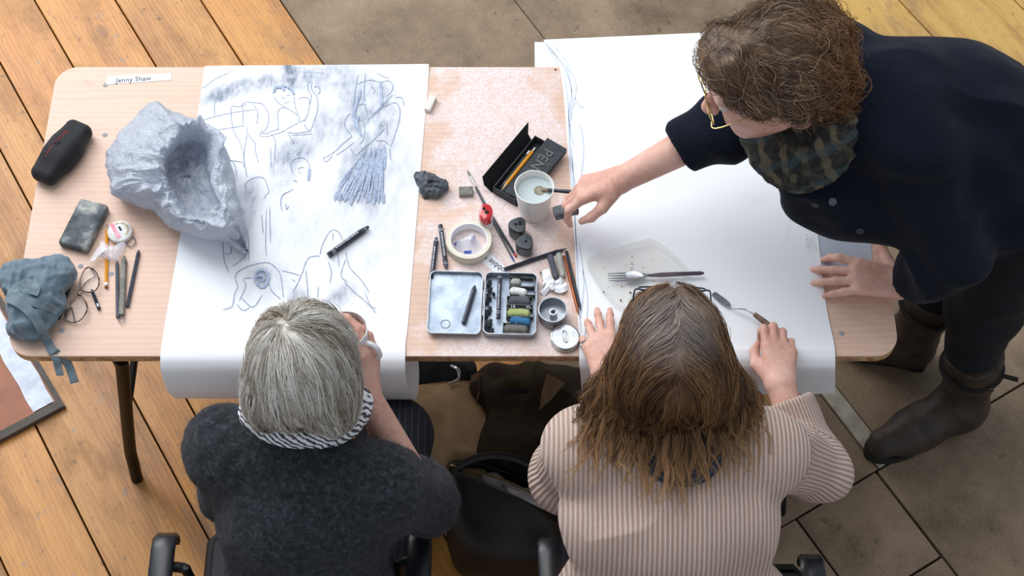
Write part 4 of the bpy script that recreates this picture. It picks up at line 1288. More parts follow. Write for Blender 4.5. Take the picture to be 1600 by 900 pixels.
in_box(.016, .120, .0090, .0040, 'pencil_grey', 'grey pencil along the hinge side of the black box', tip='graphite', z=.008)
in_box(.012, .105, .0345, .0034, 'pencil_black', 'black pencil mostly hidden under the lettered lid', z=.008)

# ribbed cup of water
q = T(834, 330)
cup = thing('ribbed_cup', 'white ribbed plastic cup of murky water', 'cup', q)
prof = [(.030, 0), (.0305, .001)]
H = .095
for i in range(34):
    z = .002 + (.074) * i / 33
    r = .0305 + (.0415 - .0305) * z / H + (.00055 if (i % 2) and i > 8 else 0)
    prof.append((r, z))
prof += [(.0400, .082), (.0412, H - .002), (.0422, H), (.0405, H + .0004), (.0392, H - .003), (.0372, .074), (.029, .004), (0, .004)]
obj('shell', MB().lathe(prof, q, n=48), 'cup_white', cup, ang=60)
obj('water', MB().lathe([(.0378, .077), (.02, .077), (0, .077)], q, n=40, cap=False), 'water', cup)
obj('murky_swirl', MB().lathe([(.012, .0774), (.007, .0777), (0, .0778)], q + A(.011, .002, 0), n=20, cap=False), 'murk', cup)

# red sharpener
q = T(761, 351)
sh = thing('pencil_sharpener', 'glossy red twin hole pencil sharpener with clear base', 'sharpener', q)
ov = lambda r1, r2, z, sx=1.0: np.array([q + A(r1 * math.cos(x_) * 1.12 - .002, r2 * math.sin(x_) * 1.25, z * 1.2) for x_ in np.linspace(0, 2 * math.pi, 28, endpoint=False)])
obj('clear_base', MB().loft([ov(.0125, .0155, .0005), ov(.0135, .0165, .014), ov(.0135, .0165, .026)], capa=True, capb=True), 'clear_plastic', sh)
obj('lid', MB().loft([ov(.0135, .017, .026), ov(.0140, .0175, .036), ov(.0130, .0165, .042), ov(.009, .012, .044)], capa=True, capb=True), 'red_plastic', sh)
for dx, dy, r in ((-.004, .007, .0040), (.002, -.002, .0048)):
    obj('hole', MB().lathe([(r, .0520), (r, .0531), (r * .8, .0533)], q + A(dx - .002, dy, 0), n=16), 'box_inside', sh)
# two dark canister sharpeners
def canister(px, r, h_, holes, label, rot):
    q = T(*px)
    o = thing('pencil_sharpener', label, 'sharpener', q)
    def tri(rr, z):
        t_ = np.linspace(0, 2 * math.pi, 36, endpoint=False)
        rad = rr * (1 + .10 * np.cos(3 * (t_ - rot)))
        return np.stack([q[0] + rad * np.cos(t_), q[1] + rad * np.sin(t_), np.full(36, q[2] + z)], 1)
    obj('canister', MB().loft([tri(r * .9, .0005), tri(r * .96, .004), tri(r * .98, h_ * .78)], capa=True, capb=True), 'sharpener_base', o)
    obj('lid', MB().loft([tri(r * 1.0, h_ * .74), tri(r * 1.02, h_ * .92), tri(r * .97, h_ * .985), tri(r * .8, h_), tri(r * .5, h_)], capa=True, capb=True), 'sharpener_grey', o)
    for dx, dy, rr in holes:
        obj('hole', MB().lathe([(rr, h_ - .001), (rr, h_ + .0006), (rr * .7, h_ + .0008)], q + A(dx, dy, 0), n=16), 'box_inside', o)
    obj('slot', MB().box(q + A(r * .3, r * .45, h_ + .0004), (r * .5, .0012, .001), Rz(-.6)), 'box_inside', o, smooth=False)
canister((809, 366), .0185, .040, ((-.004, 0, .0035), (.005, .002, .0046)), 'dark twin hole canister sharpener behind its single hole neighbour', 1.0)
canister((820, 391), .0185, .036, ((.002, .001, .0034),), 'dark single hole canister sharpener in front of the twin hole one', 1.2)

# masking tape roll with a wrapper inside
q = T(733, 383)
mt = thing('masking_tape', 'cream roll of masking tape lying flat beside the crayons', 'tape roll', q)
obj('tape', MB().lathe([(.0405, .0005), (.0482, .0005), (.0485, .001), (.0485, .0235), (.0482, .024), (.0405, .024)], q, n=56, cap=False), 'masking_tape', mt, ang=50)
obj('card_core', MB().lathe([(.0405, .024), (.0385, .024), (.0385, .0006), (.0405, .0006)], q, n=56, cap=False), 'white_paper', mt)
w_ = crumpled('wrapper', [(712,378),(730,368),(748,372),(756,385),(748,396),(730,398),(714,392)], TZ + .001, .018, 'cellophane', 'clear and blue sweet wrapper inside the masking tape roll', 'wrapper', amp=.012, freq=45, seed=3)
for u, v_, an in ((715, 379, .6), (731, 394, -.1), (738, 374, 1.2)):
    obj('blue_patch', MB().box(T(u, v_, .009), (.016, .006, .0012), frame((math.cos(an), math.sin(an), .2), (0, -.4, .9))), 'blue_print', w_, smooth=False)

# ------------------------------------------------------------------ open metal tin
bl, br2, tr_ = T(752, 538), T(832, 541), T(843, 432)
tn = thing('metal_tin', 'open hinged metal tin holding charcoal and chalk pastels', 'tin', T(755, 480))
xd = unit(T(838, 480) - T(757, 478)); yd = unit(T(762, 428) - T(752, 530)); yd = unit(yd - xd * (yd @ xd))
def rr_ring(c, hx, hy, r, z, n=6):
    o = []
    for sx, sy, a0_ in ((1, 1, 0), (-1, 1, 90), (-1, -1, 180), (1, -1, 270)):
        for i in range(n + 1):
            an = math.radians(a0_ + 90 * i / n)
            o.append(c + xd * (sx * (hx - r) + r * math.cos(an)) + yd * (sy * (hy - r) + r * math.sin(an)) + A(0, 0, z))
    return np.array(o)
cb = T(797, 482); cb = (T(757, 482) + T(838, 480)) / 2
cb = cb * A(1, 1, 0) + A(0, 0, TZ)
def pan(c, hx, hy, h_, name, mat_in):
    obj(name, MB().loft([rr_ring(c, hx - .002, hy - .002, .010, .0005), rr_ring(c, hx, hy, .012, .003), rr_ring(c, hx, hy, .012, h_), rr_ring(c, hx - .0016, hy - .0016, .011, h_), rr_ring(c, hx - .0016, hy - .0016, .011, .0022)], capa=True), 'tin_metal', tn, ang=50)
    obj(name + '_floor', MB().loft([rr_ring(c, hx - .0018, hy - .0018, .011, .0024), rr_ring(c, .001, .001, .0005, .0025)], capb=True), mat_in, tn)
HX, HY, HB = .0545, .0735, .021
pan(cb, HX, HY, HB, 'tin_base', 'tin_inside')
cl = cb - xd * (2 * HX + .006) + A(0, 0, .006) + yd * .001
pan(cl, HX + .001, HY + .001, .012, 'tin_lid', 'tin_inside')
obj('hinge', MB().tube([cb - xd * (HX + .002) - yd * .03 + A(0, 0, .016), cb - xd * (HX + .002) + yd * .03 + A(0, 0, .016)], .002, 8), 'tin_metal', tn)
obj('lid_stamp', MB().tube([cl + xd * (-.018 + .0095 * math.cos(x_)) + yd * (-.048 + .0095 * math.sin(x_)) + A(0, 0, .003) for x_ in np.linspace(0, 6.283, 24, endpoint=False)], .0006, 5, closed=True), 'clay_grey', tn)
def inb(x, y, z): return cb + xd * x + yd * y + A(0, 0, z)
def part_box(x0, x1, y0, y1, h_, tag_=None):
    m = MB()
    for a, b, c, d in ((x0, x1, y0, y0 + .0012), (x0, x1, y1 - .0012, y1), (x0, x0 + .0012, y0, y1), (x1 - .0012, x1, y0, y1)):
        m.box(inb((a + b) / 2, (c + d) / 2, .003 + h_ / 2), (b - a, d - c, h_), frame(xd))
    o = obj('partition', m, 'partition', tn, smooth=False)
    return o
slots = [(-.004, .048, .044, .066, .012), (-.002, .050, .022, .043, .014), (-.008, .046, -.002, .019, .014), (-.008, .048, -.030, -.010, .014), (-.014, .042, -.069, -.046, .016)]
pbx = [part_box(*s_) for s_ in slots]
text('18', .009, inb(.0, -.0085, .0165), xd, yd, 'white_print', pbx[2], width=.008)
text('XL', .009, inb(.032, -.0085, .0165), xd, yd, 'white_print', pbx[2], width=.011)
text('XL', .009, inb(.004, -.0385, .0165), xd, yd, 'white_print', pbx[3], width=.012)
obj('tray_insert', MB().box(inb(.019, -.0065, .015), (.05, .0085, .001), frame(xd)), 'box_inside', pbx[2], smooth=False)
obj('tray_insert', MB().box(inb(.019, -.0365, .015), (.05, .0095, .001), frame(xd)), 'box_inside', pbx[3], smooth=False)
def pastel(x0, x1, y, r, mat, label, z=.012, dy=0.0, name='chalk_pastel'):
    a, b = inb(x0, y, z), inb(x1, y + dy, z)
    V, F = sdf_mesh([(('cap', a, b, r, r * .95), .004), (('box', (a + b) / 2, (np.linalg.norm(b - a) / 2 + r * .6, r * .9, r * .8), frame(b - a), r * .5), .006)], .0011, .006)
    V = displace(V, F, lambda p: .0006 * vn(p, 150, 1))
    obj(name, (V, F), mat, label=label, cat='chalk', ang=180)
pastel(.006, .014, .0545, .007, 'chalk_pale', 'small round pale chalk nub at the top of the tin')
pastel(.006, .026, .0325, .0085, 'chalk_white', 'white chalk pebble in the upper compartment of the tin', dy=-.003)
pastel(.004, .034, .0085, .009, 'chalk_slate', 'slate grey chalk block in the middle compartment of the tin')
pastel(.002, .034, -.020, .0085, 'chalk_green', 'yellow green chalk block in the tin')
pastel(.008, .036, -.040, .0075, 'chalk_blue', 'blue chalk stick lying below the green one in the tin', z=.018, dy=-.003)
pastel(-.004, .030, -.0575, .009, 'chalk_taupe', 'taupe chalk block in the lowest compartment of the tin')
obj('clear_tab', MB().box(inb(.017, -.046, .02), (.014, .006, .006), frame(xd), .001, 1), 'cellophane', tn)
for i, (x, y, an, l) in enumerate([(-.046, .052, 1.3, .018), (-.044, .036, 1.1, .014), (-.045, .020, 2.0, .016), (-.049, .008, 2.2, .012), (-.043, -.012, 1.4, .018), (-.049, -.022, 1.5, .020), (-.047, -.048, 1.5, .020), (-.041, -.044, 1.4, .020), (-.046, -.062, 2.4, .012), (-.036, .026, .5, .007), (-.037, -.060, 1.2, .012)]):
    c_ = inb(x, y, .0085 + .002 * (i % 2)); d_ = xd * math.cos(an) + yd * math.sin(an)
    obj('charcoal_piece', MB().tube([c_ - d_ * l * .5, c_ - d_ * l * .4, c_ + d_ * l * .4, c_ + d_ * l * .5], [.0022, .0042, .0042, .0024], 7), 'charcoal_stick',
        label='short black charcoal stub loose in the left side of the tin', cat='charcoal', group='charcoal stubs in the tin', ang=60)
a, b = inb(-.024, .070, .02), inb(-.024, -.036, .018)
crayon(tuple(PJ(a)), tuple(PJ(b)), .0052, 'black crayon with white print standing along the middle of the open tin', z0=TZ + .014)
pa_, pb_ = PJ(cl + xd * .040 + yd * .040 + A(0, 0, .012)), PJ(cl + xd * .020 - yd * .050 + A(0, 0, .012))
pencil('graphite_stick', tuple(pa_), tuple(pb_), .0055, 'graphite', 'thick dark graphite stick lying in the tin lid', 'graphite stick', za=TZ + .014, zb=TZ + .014)

# ------------------------------------------------------------------ right of the tin
pencil('pencil', (886, 388), (788, 421), .0044, 'pencil_black', 'thick black pencil lying slanted above the torn paper', tip='graphite', sides=6)
def stick(pa, pb, r, mat, label, z=None):
    z = z or TZ + r
    a, b = P(*pa, z), P(*pb, z)
    V, F = sdf_mesh([(('cap', a, b, r, r * .95), .004)], .0014, .004)
    obj('chalk_stick', (V, F), mat, label=label, cat='chalk', ang=180)
stick((860, 402), (869, 432), .0068, 'chalk_slate', 'grey blue chalk stick pointing at the torn paper')
stick((873, 399), (879, 430), .0062, 'chalk_pale', 'pale cream chalk stick beside the grey blue one')
pencil('pencil', (905, 494), (881, 400), .0030, 'copper', 'copper coloured pencil with an orange body near the sheet edge', tip='brown_pencil', sides=8)
pencil('pencil', (908, 488), (885, 393), .0034, 'pencil_black', 'dark pencil lying along the left edge of the blank sheet', tip='pencil_black', sides=8)
tpp = thing('torn_paper', 'torn curling scraps of white paper above the metal pot', 'paper scrap', T(866, 446))
def scrap(edge_a, edge_b, za, n=12):
    a_, b_ = spline(np.array(edge_a, float), n), spline(np.array(edge_b, float), n)
    rows_ = []
    for i in range(n):
        z_ = TZ + np.interp(i / (n - 1), np.linspace(0, 1, len(za)), za)
        p, q_ = P(*a_[i], z_), P(*b_[i], z_ + .003 * math.sin(i))
        rows_.append(np.array([p, p * .5 + q_ * .5 + A(0, 0, .003), q_]))
    m = MB().loft(rows_, close=False); v0 = m.verts(); m.add(v0 - A(0, 0, .0005), [tuple(reversed(k_)) for k_ in m.f])
    obj('scrap', m, 'white_paper', tpp, ang=25)
scrap([(846, 424), (850, 436), (852, 446), (842, 456)], [(858, 420), (862, 432), (866, 442), (850, 464)], (.004, .014, .010, .003))
scrap([(862, 440), (870, 446), (884, 440)], [(866, 456), (876, 458), (889, 453)], (.004, .008, .002))
scrap([(856, 446), (866, 440), (876, 430)], [(862, 454), (874, 446), (882, 438)], (.010, .006, .002))
obj('foil_strip', MB().tube(spline([T(845, 425, .004), T(852, 438, .012), T(848, 452, .006)], 10), .004, 6, flat=.3), 'silver', label='bent foil strip tucked under the torn paper', cat='foil')
q = T(863, 496)
pot = thing('metal_pot', 'small round aluminium pot with a centre post', 'pot', q)
obj('pot', MB().lathe([(.026, 0), (.0285, .0015), (.0288, .012), (.0282, .013), (.0292, .014), (.0292, .031), (.0300, .032), (.0300, .034), (.0278, .034), (.0272, .008), (0, .007)], q, n=48), 'tin_metal', pot, ang=45)
obj('centre_post', MB().lathe([(.0085, .007), (.0075, .022), (.0078, .024), (.0050, .024), (.0045, .014), (0, .014)], q + A(.001, 0, 0), n=24), 'aluminium', pot, ang=50)
obj('wick', MB().tube([q + A(.003, 0, .014), q + A(.004, .003, .027)], .0026, 8), 'tin_metal', pot)
q = T(883, 531)
lid = thing('round_tin', 'shiny flat round aluminium tin lying beside the metal pot', 'tin', q)
obj('lid', MB().lathe([(.029, 0), (.0305, .001), (.0305, .012), (.0298, .0145), (.0282, .0152), (.0272, .0140), (0, .0140)], q, n=48), 'aluminium', lid, ang=45)
obj('embossed_oval', MB().tube([q + A(.005 * math.cos(x_) - .002 * math.sin(x_), .014 * math.sin(x_), .0145) for x_ in np.linspace(0, 6.283, 26, endpoint=False)], .0012, 6, closed=True), 'aluminium', lid)
obj('embossed_mark', MB().tube([q + A(.002, -.009, .0145), q + A(-.001, .009, .0145)], .0011, 6), 'aluminium', lid)

# clear tray with crumbs, fork
trp = [(918,412),(930,402),(1005,380),(1022,380),(1042,393),(1070,418),(1072,432),(1052,446),(985,478),(962,480),(944,462),(922,428)]
trq = np.array([P(u, v_, zq + .001) for u, v_ in spline(np.array(trp, float), 48, True)])
cq = trq.mean(0)
ty = thing('plastic_tray', 'square translucent plastic tray with food smears under the fork', 'tray', cq * A(1, 1, 0) + A(0, 0, zq))
def tring(s_, z):
    r = cq + (trq - cq) * s_; r[:, 2] = zq + z; return r
obj('tray', MB().loft([tring(.01, .0016), tring(.86, .0016), tring(.93, .003), tring(.985, .011), tring(1.02, .0125), tring(1.02, .0120), tring(.99, .0100), tring(.94, .0014), tring(.86, .0006), tring(.01, .0006)]), 'tray_plastic', ty, ang=60)
for i, (u, v_) in enumerate(((943, 456), (985, 457), (970, 469))):
    obj('crumb', MB().sphere(P(u, v_, zq + .0035), (.0022, .0020, .0018), nu=8, nv=6), 'food_speck', label=['dark round crumb nearest the fingertips on the plastic tray', 'dark round crumb farthest right on the plastic tray', 'dark round crumb nearest the woman on the plastic tray'][i], cat='crumb', group='crumbs on the tray')
rr = random.Random(4)
m = MB()
for i in range(26):
    u, v_ = 985 + 50 * math.sin(i * 2.1) * rr.random(), 425 + 38 * math.cos(i * 3.7) * rr.random()
    m.sphere(P(u, v_, zq + .0020), (.0022 * rr.uniform(.3, 1.2), .0014 * rr.uniform(.3, 1.2), .0004), nu=6, nv=4)
obj('food_smears', m, 'food_smear', ty, kind='stuff')
fk = thing('fork', 'steel table fork with a dark handle resting on the plastic tray', 'fork', P(1010, 435, zq + .01))
fa, fb = P(950, 434, zq + .012), P(1100, 427, zq + .014)
fd = unit(fb - fa); fs = unit(np.cross(A(0, 0, 1), fd)); Lf = np.linalg.norm(fb - fa)
fp = lambda s_, w, z: fa + fd * s_ * Lf + fs * w + A(0, 0, z)
m = MB()
prof_ = [(.18, .0105), (.24, .0125), (.30, .0118), (.35, .008), (.40, .004), (.44, .003)]
m.loft([np.array([fp(s_, -w, .001), fp(s_, 0, -.0015), fp(s_, w, .001), fp(s_, w, .0025), fp(s_, 0, .0002), fp(s_, -w, .0025)]) for s_, w in prof_], capa=True, capb=True)
obj('head', m, 'steel', fk)
for w in (-.009, -.003, .003, .009):
    obj('tine', MB().tube([fp(0, w * .95, .004), fp(.08, w, .0005), fp(.19, w, .001)], [.0007, .0013, .0018], 6), 'steel', fk)
obj('handle', MB().tube([fp(.42, 0, .001), fp(.55, 0, .002), fp(.75, 0, .002), fp(.97, 0, .001), fp(1, 0, .001)], [.003, .0052, .0050, .0046, .002], 10, flat=.5), 'fork_handle', fk)

# palette knife held in the hand
pk = thing('palette_knife', 'palette knife with cranked steel blade and wooden handle held in the right hand', 'palette knife', P(1160, 480, zq + .004))
k1, k2, k3, k4, k5 = P(1114, 458, zq + .006), P(1146, 482, zq + .010), P(1163, 483, zq + .022), P(1180, 492, zq + .026), P(1222, 524, zq + .034)
bd = unit(k2 - k1); bs = unit(np.cross(A(0, 0, 1), bd))
obj('blade', MB().loft([np.array([k1 + bd * t_ + bs * w, k1 + bd * t_ - bs * w, k1 + bd * t_ - bs * w - A(0, 0, .001), k1 + bd * t_ + bs * w - A(0, 0, .001)]) for t_, w in ((0, .004), (.004, .0065), (.030, .0072), (.043, .005), (.047, .002))], capa=True, capb=True), 'steel', pk, ang=30)
obj('shank', MB().tube(spline([k2, k3, k4], 10), .0018, 8), 'steel', pk)
obj('handle', MB().tube([k4 - unit(k5 - k4) * .002, k4 + unit(k5 - k4) * .02, k5], [.0050, .0062, .0062], 10), 'handle_wood', pk)

# ------------------------------------------------------------------ people: materials
t = NT('skin')
v = t.coord('Object')
n1 = t.noise(v, 16, 4, .6); n2 = t.noise(v, 120, 3, .6)
c = t.ramp(t.math('ADD', t.math('MULTIPLY', n1, .7), t.math('MULTIPLY', n2, .3)), [(.34, lin((198, 142, 126))), (.5, lin((216, 168, 150))), (.66, lin((226, 184, 168)))])
t.bump(t.noise(t.coord('Object', (1, 1, 1)), 260, 4, .6), .12, .0008)
t.b.inputs['Subsurface Weight'].default_value = .12
t.b.inputs['Subsurface Radius'].default_value = (.01, .004, .002)
t.set(c, .52, spec=.35)
simple('eye_white', (228, 222, 216), .2); simple('iris_dark', (52, 44, 38), .2)
simple('nail', (222, 170, 160), .3)
def hair_mat(name, stops, along=None):
    t = NT(name)
    a = t.attr('tint'); l_ = t.attr('along')
    c = t.ramp(a, stops)
    if along:
        for pos, w, col in along:
            c = t.mix(t.math('MULTIPLY', t.ramp(l_, pos), w), c, col)
    t.set(c, .42, spec=.35)
hair_mat('hair_silver', [(0, lin((140, 126, 108))), (.3, lin((182, 171, 154))), (.65, lin((216, 210, 200))), (1, lin((238, 235, 228)))])
hair_mat('hair_brown', [(0, lin((68, 46, 31))), (.5, lin((118, 84, 57))), (1, lin((160, 120, 80)))],
         [([(0, 1.0), (.17, .9), (.31, 0.0)], .85, lin((172, 160, 152))), ([(.66, 0.0), (1, 1.0)], .75, lin((190, 146, 98)))])
hair_mat('hair_curly', [(0, lin((64, 49, 38))), (.45, lin((112, 88, 68))), (.8, lin((150, 121, 96))), (1, lin((184, 156, 126)))],
         [([(.45, 0.0), (1, 1.0)], .75, lin((134, 84, 38)))])
t = NT('sweater_charcoal')
v = t.coord('Object')
n1 = t.noise(v, 90, 5, .7, .6); n2 = t.noise(v, 420, 3, .7)
c = t.ramp(t.math('ADD', t.math('MULTIPLY', n1, .6), t.math('MULTIPLY', n2, .4)), [(.36, lin((22, 24, 27))), (.52, lin((44, 46, 51))), (.66, lin((82, 85, 90)))])
t.bump(t.math('ADD', n1, n2), .7, .004)
t.set(c, .95, spec=.1, sheen=.1)
t = NT('sweater_ribbed')
rib = t.attr('rib')
v = t.coord('Object')
ph = t.math('ADD', t.math('MULTIPLY', rib, 6.2832), t.math('MULTIPLY', t.noise(v, 30, 2), 1.2))
w = t.math('MULTIPLY_ADD', t.math('SINE', ph), .5, .5)
n2 = t.noise(v, 300, 3, .7)
f = t.math('ADD', t.math('MULTIPLY', w, .75), t.math('MULTIPLY', n2, .25))
c = t.ramp(f, [(.12, lin((166, 136, 122))), (.40, lin((198, 170, 155))), (.85, lin((216, 192, 178)))])
t.bump(t.math('ADD', w, t.math('MULTIPLY', n2, .3)), .8, .004)
t.set(c, .92, spec=.1, sheen=.2)
t = NT('navy_wool')
v = t.coord('Object')
c = t.ramp(t.noise(v, 400, 3, .7), [(.35, lin((11, 15, 25))), (.65, lin((21, 27, 41)))])
t.bump(t.noise(v, 500, 3), .25, .001)
t.set(c, .9, spec=.12, sheen=.05)
t = NT('pinstripe')
v = t.coord('Object')
w = t.wave(v, 24, .3, 1, 1, 'X')
c = t.mix(t.ramp(w, [(.93, 0.0), (.99, .6)]), lin((20, 23, 34)), lin((70, 76, 92)))
t.set(c, .9)
simple('navy_trousers', (18, 22, 33), .9, c2=(12, 15, 24), nscale=60)
t = NT('striped_top')
w = t.wave(t.coord('Object'), 60, .4, 1, 1, 'Z')
c = t.mix(w, lin((34, 40, 52)), lin((80, 88, 100)))
t.set(c, .9)
t = NT('scarf_wave')
v = t.coord('Object')
w = t.wave(v, 38, 5, 2, 1.6, 'DIAGONAL')
c = t.ramp(w, [(.30, lin((70, 68, 78))), (.48, lin((214, 212, 214))), (.8, lin((232, 230, 230)))])
t.set(c, .9)
t = NT('scarf_plaid')
v = t.coord('Object', (1, 1, 1), (.4, .5, .3))
w1 = t.wave(v, 9, 3.0, 2, 3, 'X'); w2 = t.wave(v, 7, 3.2, 2, 3, 'Y'); w3 = t.wave(v, 5, 1.6, 1, 2, 'Z')
c = t.mix(t.ramp(w1, [(.5, 0.0), (.7, 1.0)]), lin((34, 32, 30)), lin((104, 92, 72)))
c = t.mix(t.math('MULTIPLY', t.ramp(w2, [(.5, 0.0), (.65, 1.0)]), .75), c, lin((26, 27, 27)))
c = t.mix(t.math('MULTIPLY', t.ramp(w3, [(.82, 0.0), (.9, 1.0)]), .5), c, lin((60, 86, 92)))
c = t.mix(t.ramp(t.noise(v, 60, 4, .7), [(.4, 0.0), (.7, .35)]), c, lin((110, 104, 92)))
t.bump(t.wave(v, 60, 2, 2, 1, 'X'), .5, .003)
t.set(c, .9)
t = NT('boot_leather')
v = t.coord('Object')
c = t.ramp(t.noise(v, 20, 5, .65), [(.35, lin((38, 29, 23))), (.6, lin((62, 48, 38))), (.75, lin((84, 66, 52)))])
t.set(c, .6)
simple('boot_sole', (34, 29, 25), .8)
simple('lace_hair', (120, 110, 100), .5)

def fr_head(fwd, roll=0.0):
    f = unit(fwd); z = A(0, 0, 1)
    up = unit(z - f * (z @ f)); rt = np.cross(f, up)
    up2 = up * math.cos(roll) + rt * math.sin(roll)
    return np.stack([np.cross(f, up2), f, up2], 1)
def swirl_hair(name, base, mat, parent, attr_along=0.5, tint=.35):
    V, F = base
    tn_ = np.clip(tint + .25 * vn(V, 60, 1), 0, 1)
    al = attr_along(V) if callable(attr_along) else np.full(len(V), attr_along)
    return obj(name, (V, F), mat, parent, attrs={'tint': tn_, 'along': al}, ang=180)
def leg_prims(hip, knee, ankle, toe, r=(.085, .06, .042)):
    return [(('cap', hip, knee, r[0], r[1]), .03), (('cap', knee, ankle, r[1] * .95, r[2]), .03), (('cap', ankle - A(0, 0, .03), toe, .038, .03), .02)]

# ------------------------------------------------------------------ chairs
def armchair(cx, y0, label, arms, seat_w=.42):
    o = thing('arm_chair', label, 'chair', (cx, y0 - .22, 0), 'black tube frame chairs')
    obj('seat', MB().box((cx, y0 - .21, .445), (seat_w, .42, .03), None, .012, 3), 'seat_black', o)
    fr_ = MB().tube([A(cx + sx * seat_w / 2, yy, .448) for sx, yy in ((-1, y0 - .42), (-1, y0 - .01), (-.93, y0 + .008), (.93, y0 + .008), (1, y0 - .01), (1, y0 - .42))], .0105, 8)
    obj('seat_frame', fr_, 'black_metal', o)
    bk = []
    for i in range(9):
        a = -1 + i / 4
        bk.append(np.array([A(cx + a * .20, y0 - .47 - .035 * (1 - a * a), z) + A(0, dy, 0) for z, dy in ((.60, 0), (.72, -.008), (.84, -.03), (.84, -.042), (.72, -.02), (.60, -.012))]))
    obj('backrest', MB().loft(bk, capa=True, capb=True), 'seat_black', o)
    for s_, ax_ in zip((-1, 1), arms):
        q = ax_                      # front tip of the arm pad
        r_ = []
        for k, (dy, dz) in enumerate(((.004, -.030), (.010, -.014), (.004, -.002), (-.02, .002), (-.10, .002), (-.20, -.002), (-.24, -.004))):
            c_ = q + A(0, dy, dz)
            up = unit(A(0, .9, .3)) if k < 2 else A(0, 0, 1)
            r_.append(np.array([c_ - A(.022, 0, 0), c_ - A(.024, 0, 0) + up * .008, c_ - A(.018, 0, 0) + up * .013, c_ + A(.018, 0, 0) + up * .013, c_ + A(.024, 0, 0) + up * .008, c_ + A(.022, 0, 0)]))
        obj('arm_pad', MB().loft(r_, capa=True, capb=True), 'black_plastic', o, ang=50)
        xi = q[0] - s_ * .034 if s_ > 0 else q[0] + .040
        tb_ = spline([A(q[0], q[1] - .05, q[2] - .006), A(xi - s_ * .0 , q[1] - .052, q[2] - .01), A(xi + (.008 if s_ < 0 else -.008), q[1] - .06, q[2] - .04), A(xi + (.01 if s_ < 0 else -.01), q[1] - .06, .30), A(xi + (.01 if s_ < 0 else -.01), q[1] - .05, .011)], 22)
        obj('front_leg', MB().tube(tb_, .0105, 10), 'black_metal', o)
        rb = spline([A(q[0], q[1] - .22, q[2] - .006), A(cx + s_ * (seat_w / 2 + .015), y0 - .46, q[2] - .05), A(cx + s_ * (seat_w / 2 + .01), y0 - .46, .46), A(cx + s_ * (seat_w / 2 + .01), y0 - .52, .011)], 20)
        obj('rear_leg', MB().tube(rb, .0105, 10), 'black_metal', o)
        up = spline([A(cx + s_ * (seat_w / 2), y0 - .45, .45), A(cx + s_ * .205, y0 - .48, .62), A(cx + s_ * .20, y0 - .51, .84)], 10)
        obj('back_post', MB().tube(up, .010, 8), 'black_metal', o)
    return o
armchair(-.435, 1.235, 'black tube framed armchair under the grey haired woman', (P(258, 846, .665), P(657, 836, .665)), .40)
armchair(.385, 1.16, 'black tube framed armchair under the woman in the beige sweater', (P(859, 853, .665), P(1268, 880, .665)), .44)

# ------------------------------------------------------------------ grey haired woman at the drawing
pA = thing('person', 'silver haired person in a charcoal wool sweater seated at the figure drawing', 'person', (-.40, 1.1, 0))
HcA = P(474, 572, 1.13); RA = fr_head((.04, .86, -.51))
LA = lambda x, y, z: HcA + RA @ A(x, y, z)
shL, shR = A(-.530, 1.222, .945), A(-.236, 1.150, .925)
elL, elR = A(-.545, 1.225, .73), P(655, 775, .765)
wrR = P(571, 614, .975); wrL = P(430, 585, .80)
hnd, tips = hand_prims(wrR, P(573, 545, 1.045) - wrR, A(.85, -.35, .25), A(.1, -.8, .2), [(.25, .5, .5), (.35, .6, .5), (.45, .7, .5), (.5, .7, .5)], .95)
handL, _ = hand_prims(wrL, A(.25, .9, -.25), A(0, .2, 1), A(.9, -.2, 0), [(.3, .4, .3)] * 4, .92)
neckA = A(-.378, 1.268, .985)
bodyA = head_prims(HcA, RA, 1.0) + [(('cap', LA(0, -.01, -.06), neckA, .050, .052), .03), (('cap', shL, shR, .045, .045), .04), (('ell', (-.385, 1.13, .83), (.14, .10, .15)), .05),
    (('ell', (-.40, 1.04, .66), (.14, .10, .14)), .05), (('ell', (-.405, .99, .53), (.155, .11, .10)), .05), (('cap', shL, elL, .045, .04), .03), (('cap', elL, wrL, .037, .026), .03),
    (('cap', shR, elR, .045, .040), .03), (('cap', elR, wrR, .040, .026), .02)] + hnd + handL
bodyA += leg_prims(A(-.485, 1.0, .515), A(-.485, 1.43, .51), A(-.48, 1.44, .09), A(-.48, 1.58, .035)) + leg_prims(A(-.32, 1.0, .515), A(-.25, 1.44, .525), A(-.26, 1.47, .09), A(-.26, 1.61, .035))
obj('body', sdf_mesh(bodyA, .0036, .02), 'skin', pA, ang=180)
eyes(HcA, RA, 1.0, pA)
swA = [(('cap', shL, shR, .072, .072), .05), (('ell', (-.385, 1.125, .84), (.172, .128, .15)), .05), (('ell', (-.395, 1.04, .68), (.175, .135, .15)), .05), (('ell', (-.405, .985, .545), (.185, .14, .11)), .05),
       (('cap', shL, elL, .070, .064), .04), (('cuff', elL, elL + (wrL - elL) * .85, .060, .042), .03), (('cap', shR, elR, .073, .066), .04), (('cap', elR, elR + A(.012, -.012, -.01), .066, .062), .03),
       (('cuff', elR, elR + (wrR - elR) * .26, .060, .050), .02), (('cap', A(-.50, 1.19, .985), A(-.29, 1.16, .975), .03, .03), .05)]
V, F = sdf_mesh(swA, .0042, .04, 1)
V = displace(V, F, lambda p: .006 * vn(p, 13, 2) + .005 * (1 - 2 * np.abs(vn(p * A(1, 1, .5), 9, 5))) + .0022 * vn(p, 60, 8))
obj('sweater', (V, F), 'sweater_charcoal', pA, ang=180)
N = normals(V, F)
ids = RNG.choice(len(V), 20000)
d_ = N[ids] + RNG.normal(size=(len(ids), 3)) * .55; d_ /= np.linalg.norm(d_, axis=1)[:, None]
Pt = np.stack([V[ids], V[ids] + d_ * (.003 + .008 * RNG.random((len(ids), 1)))], 1)
v_, f_, at, al = strands_mesh(Pt, .0003)
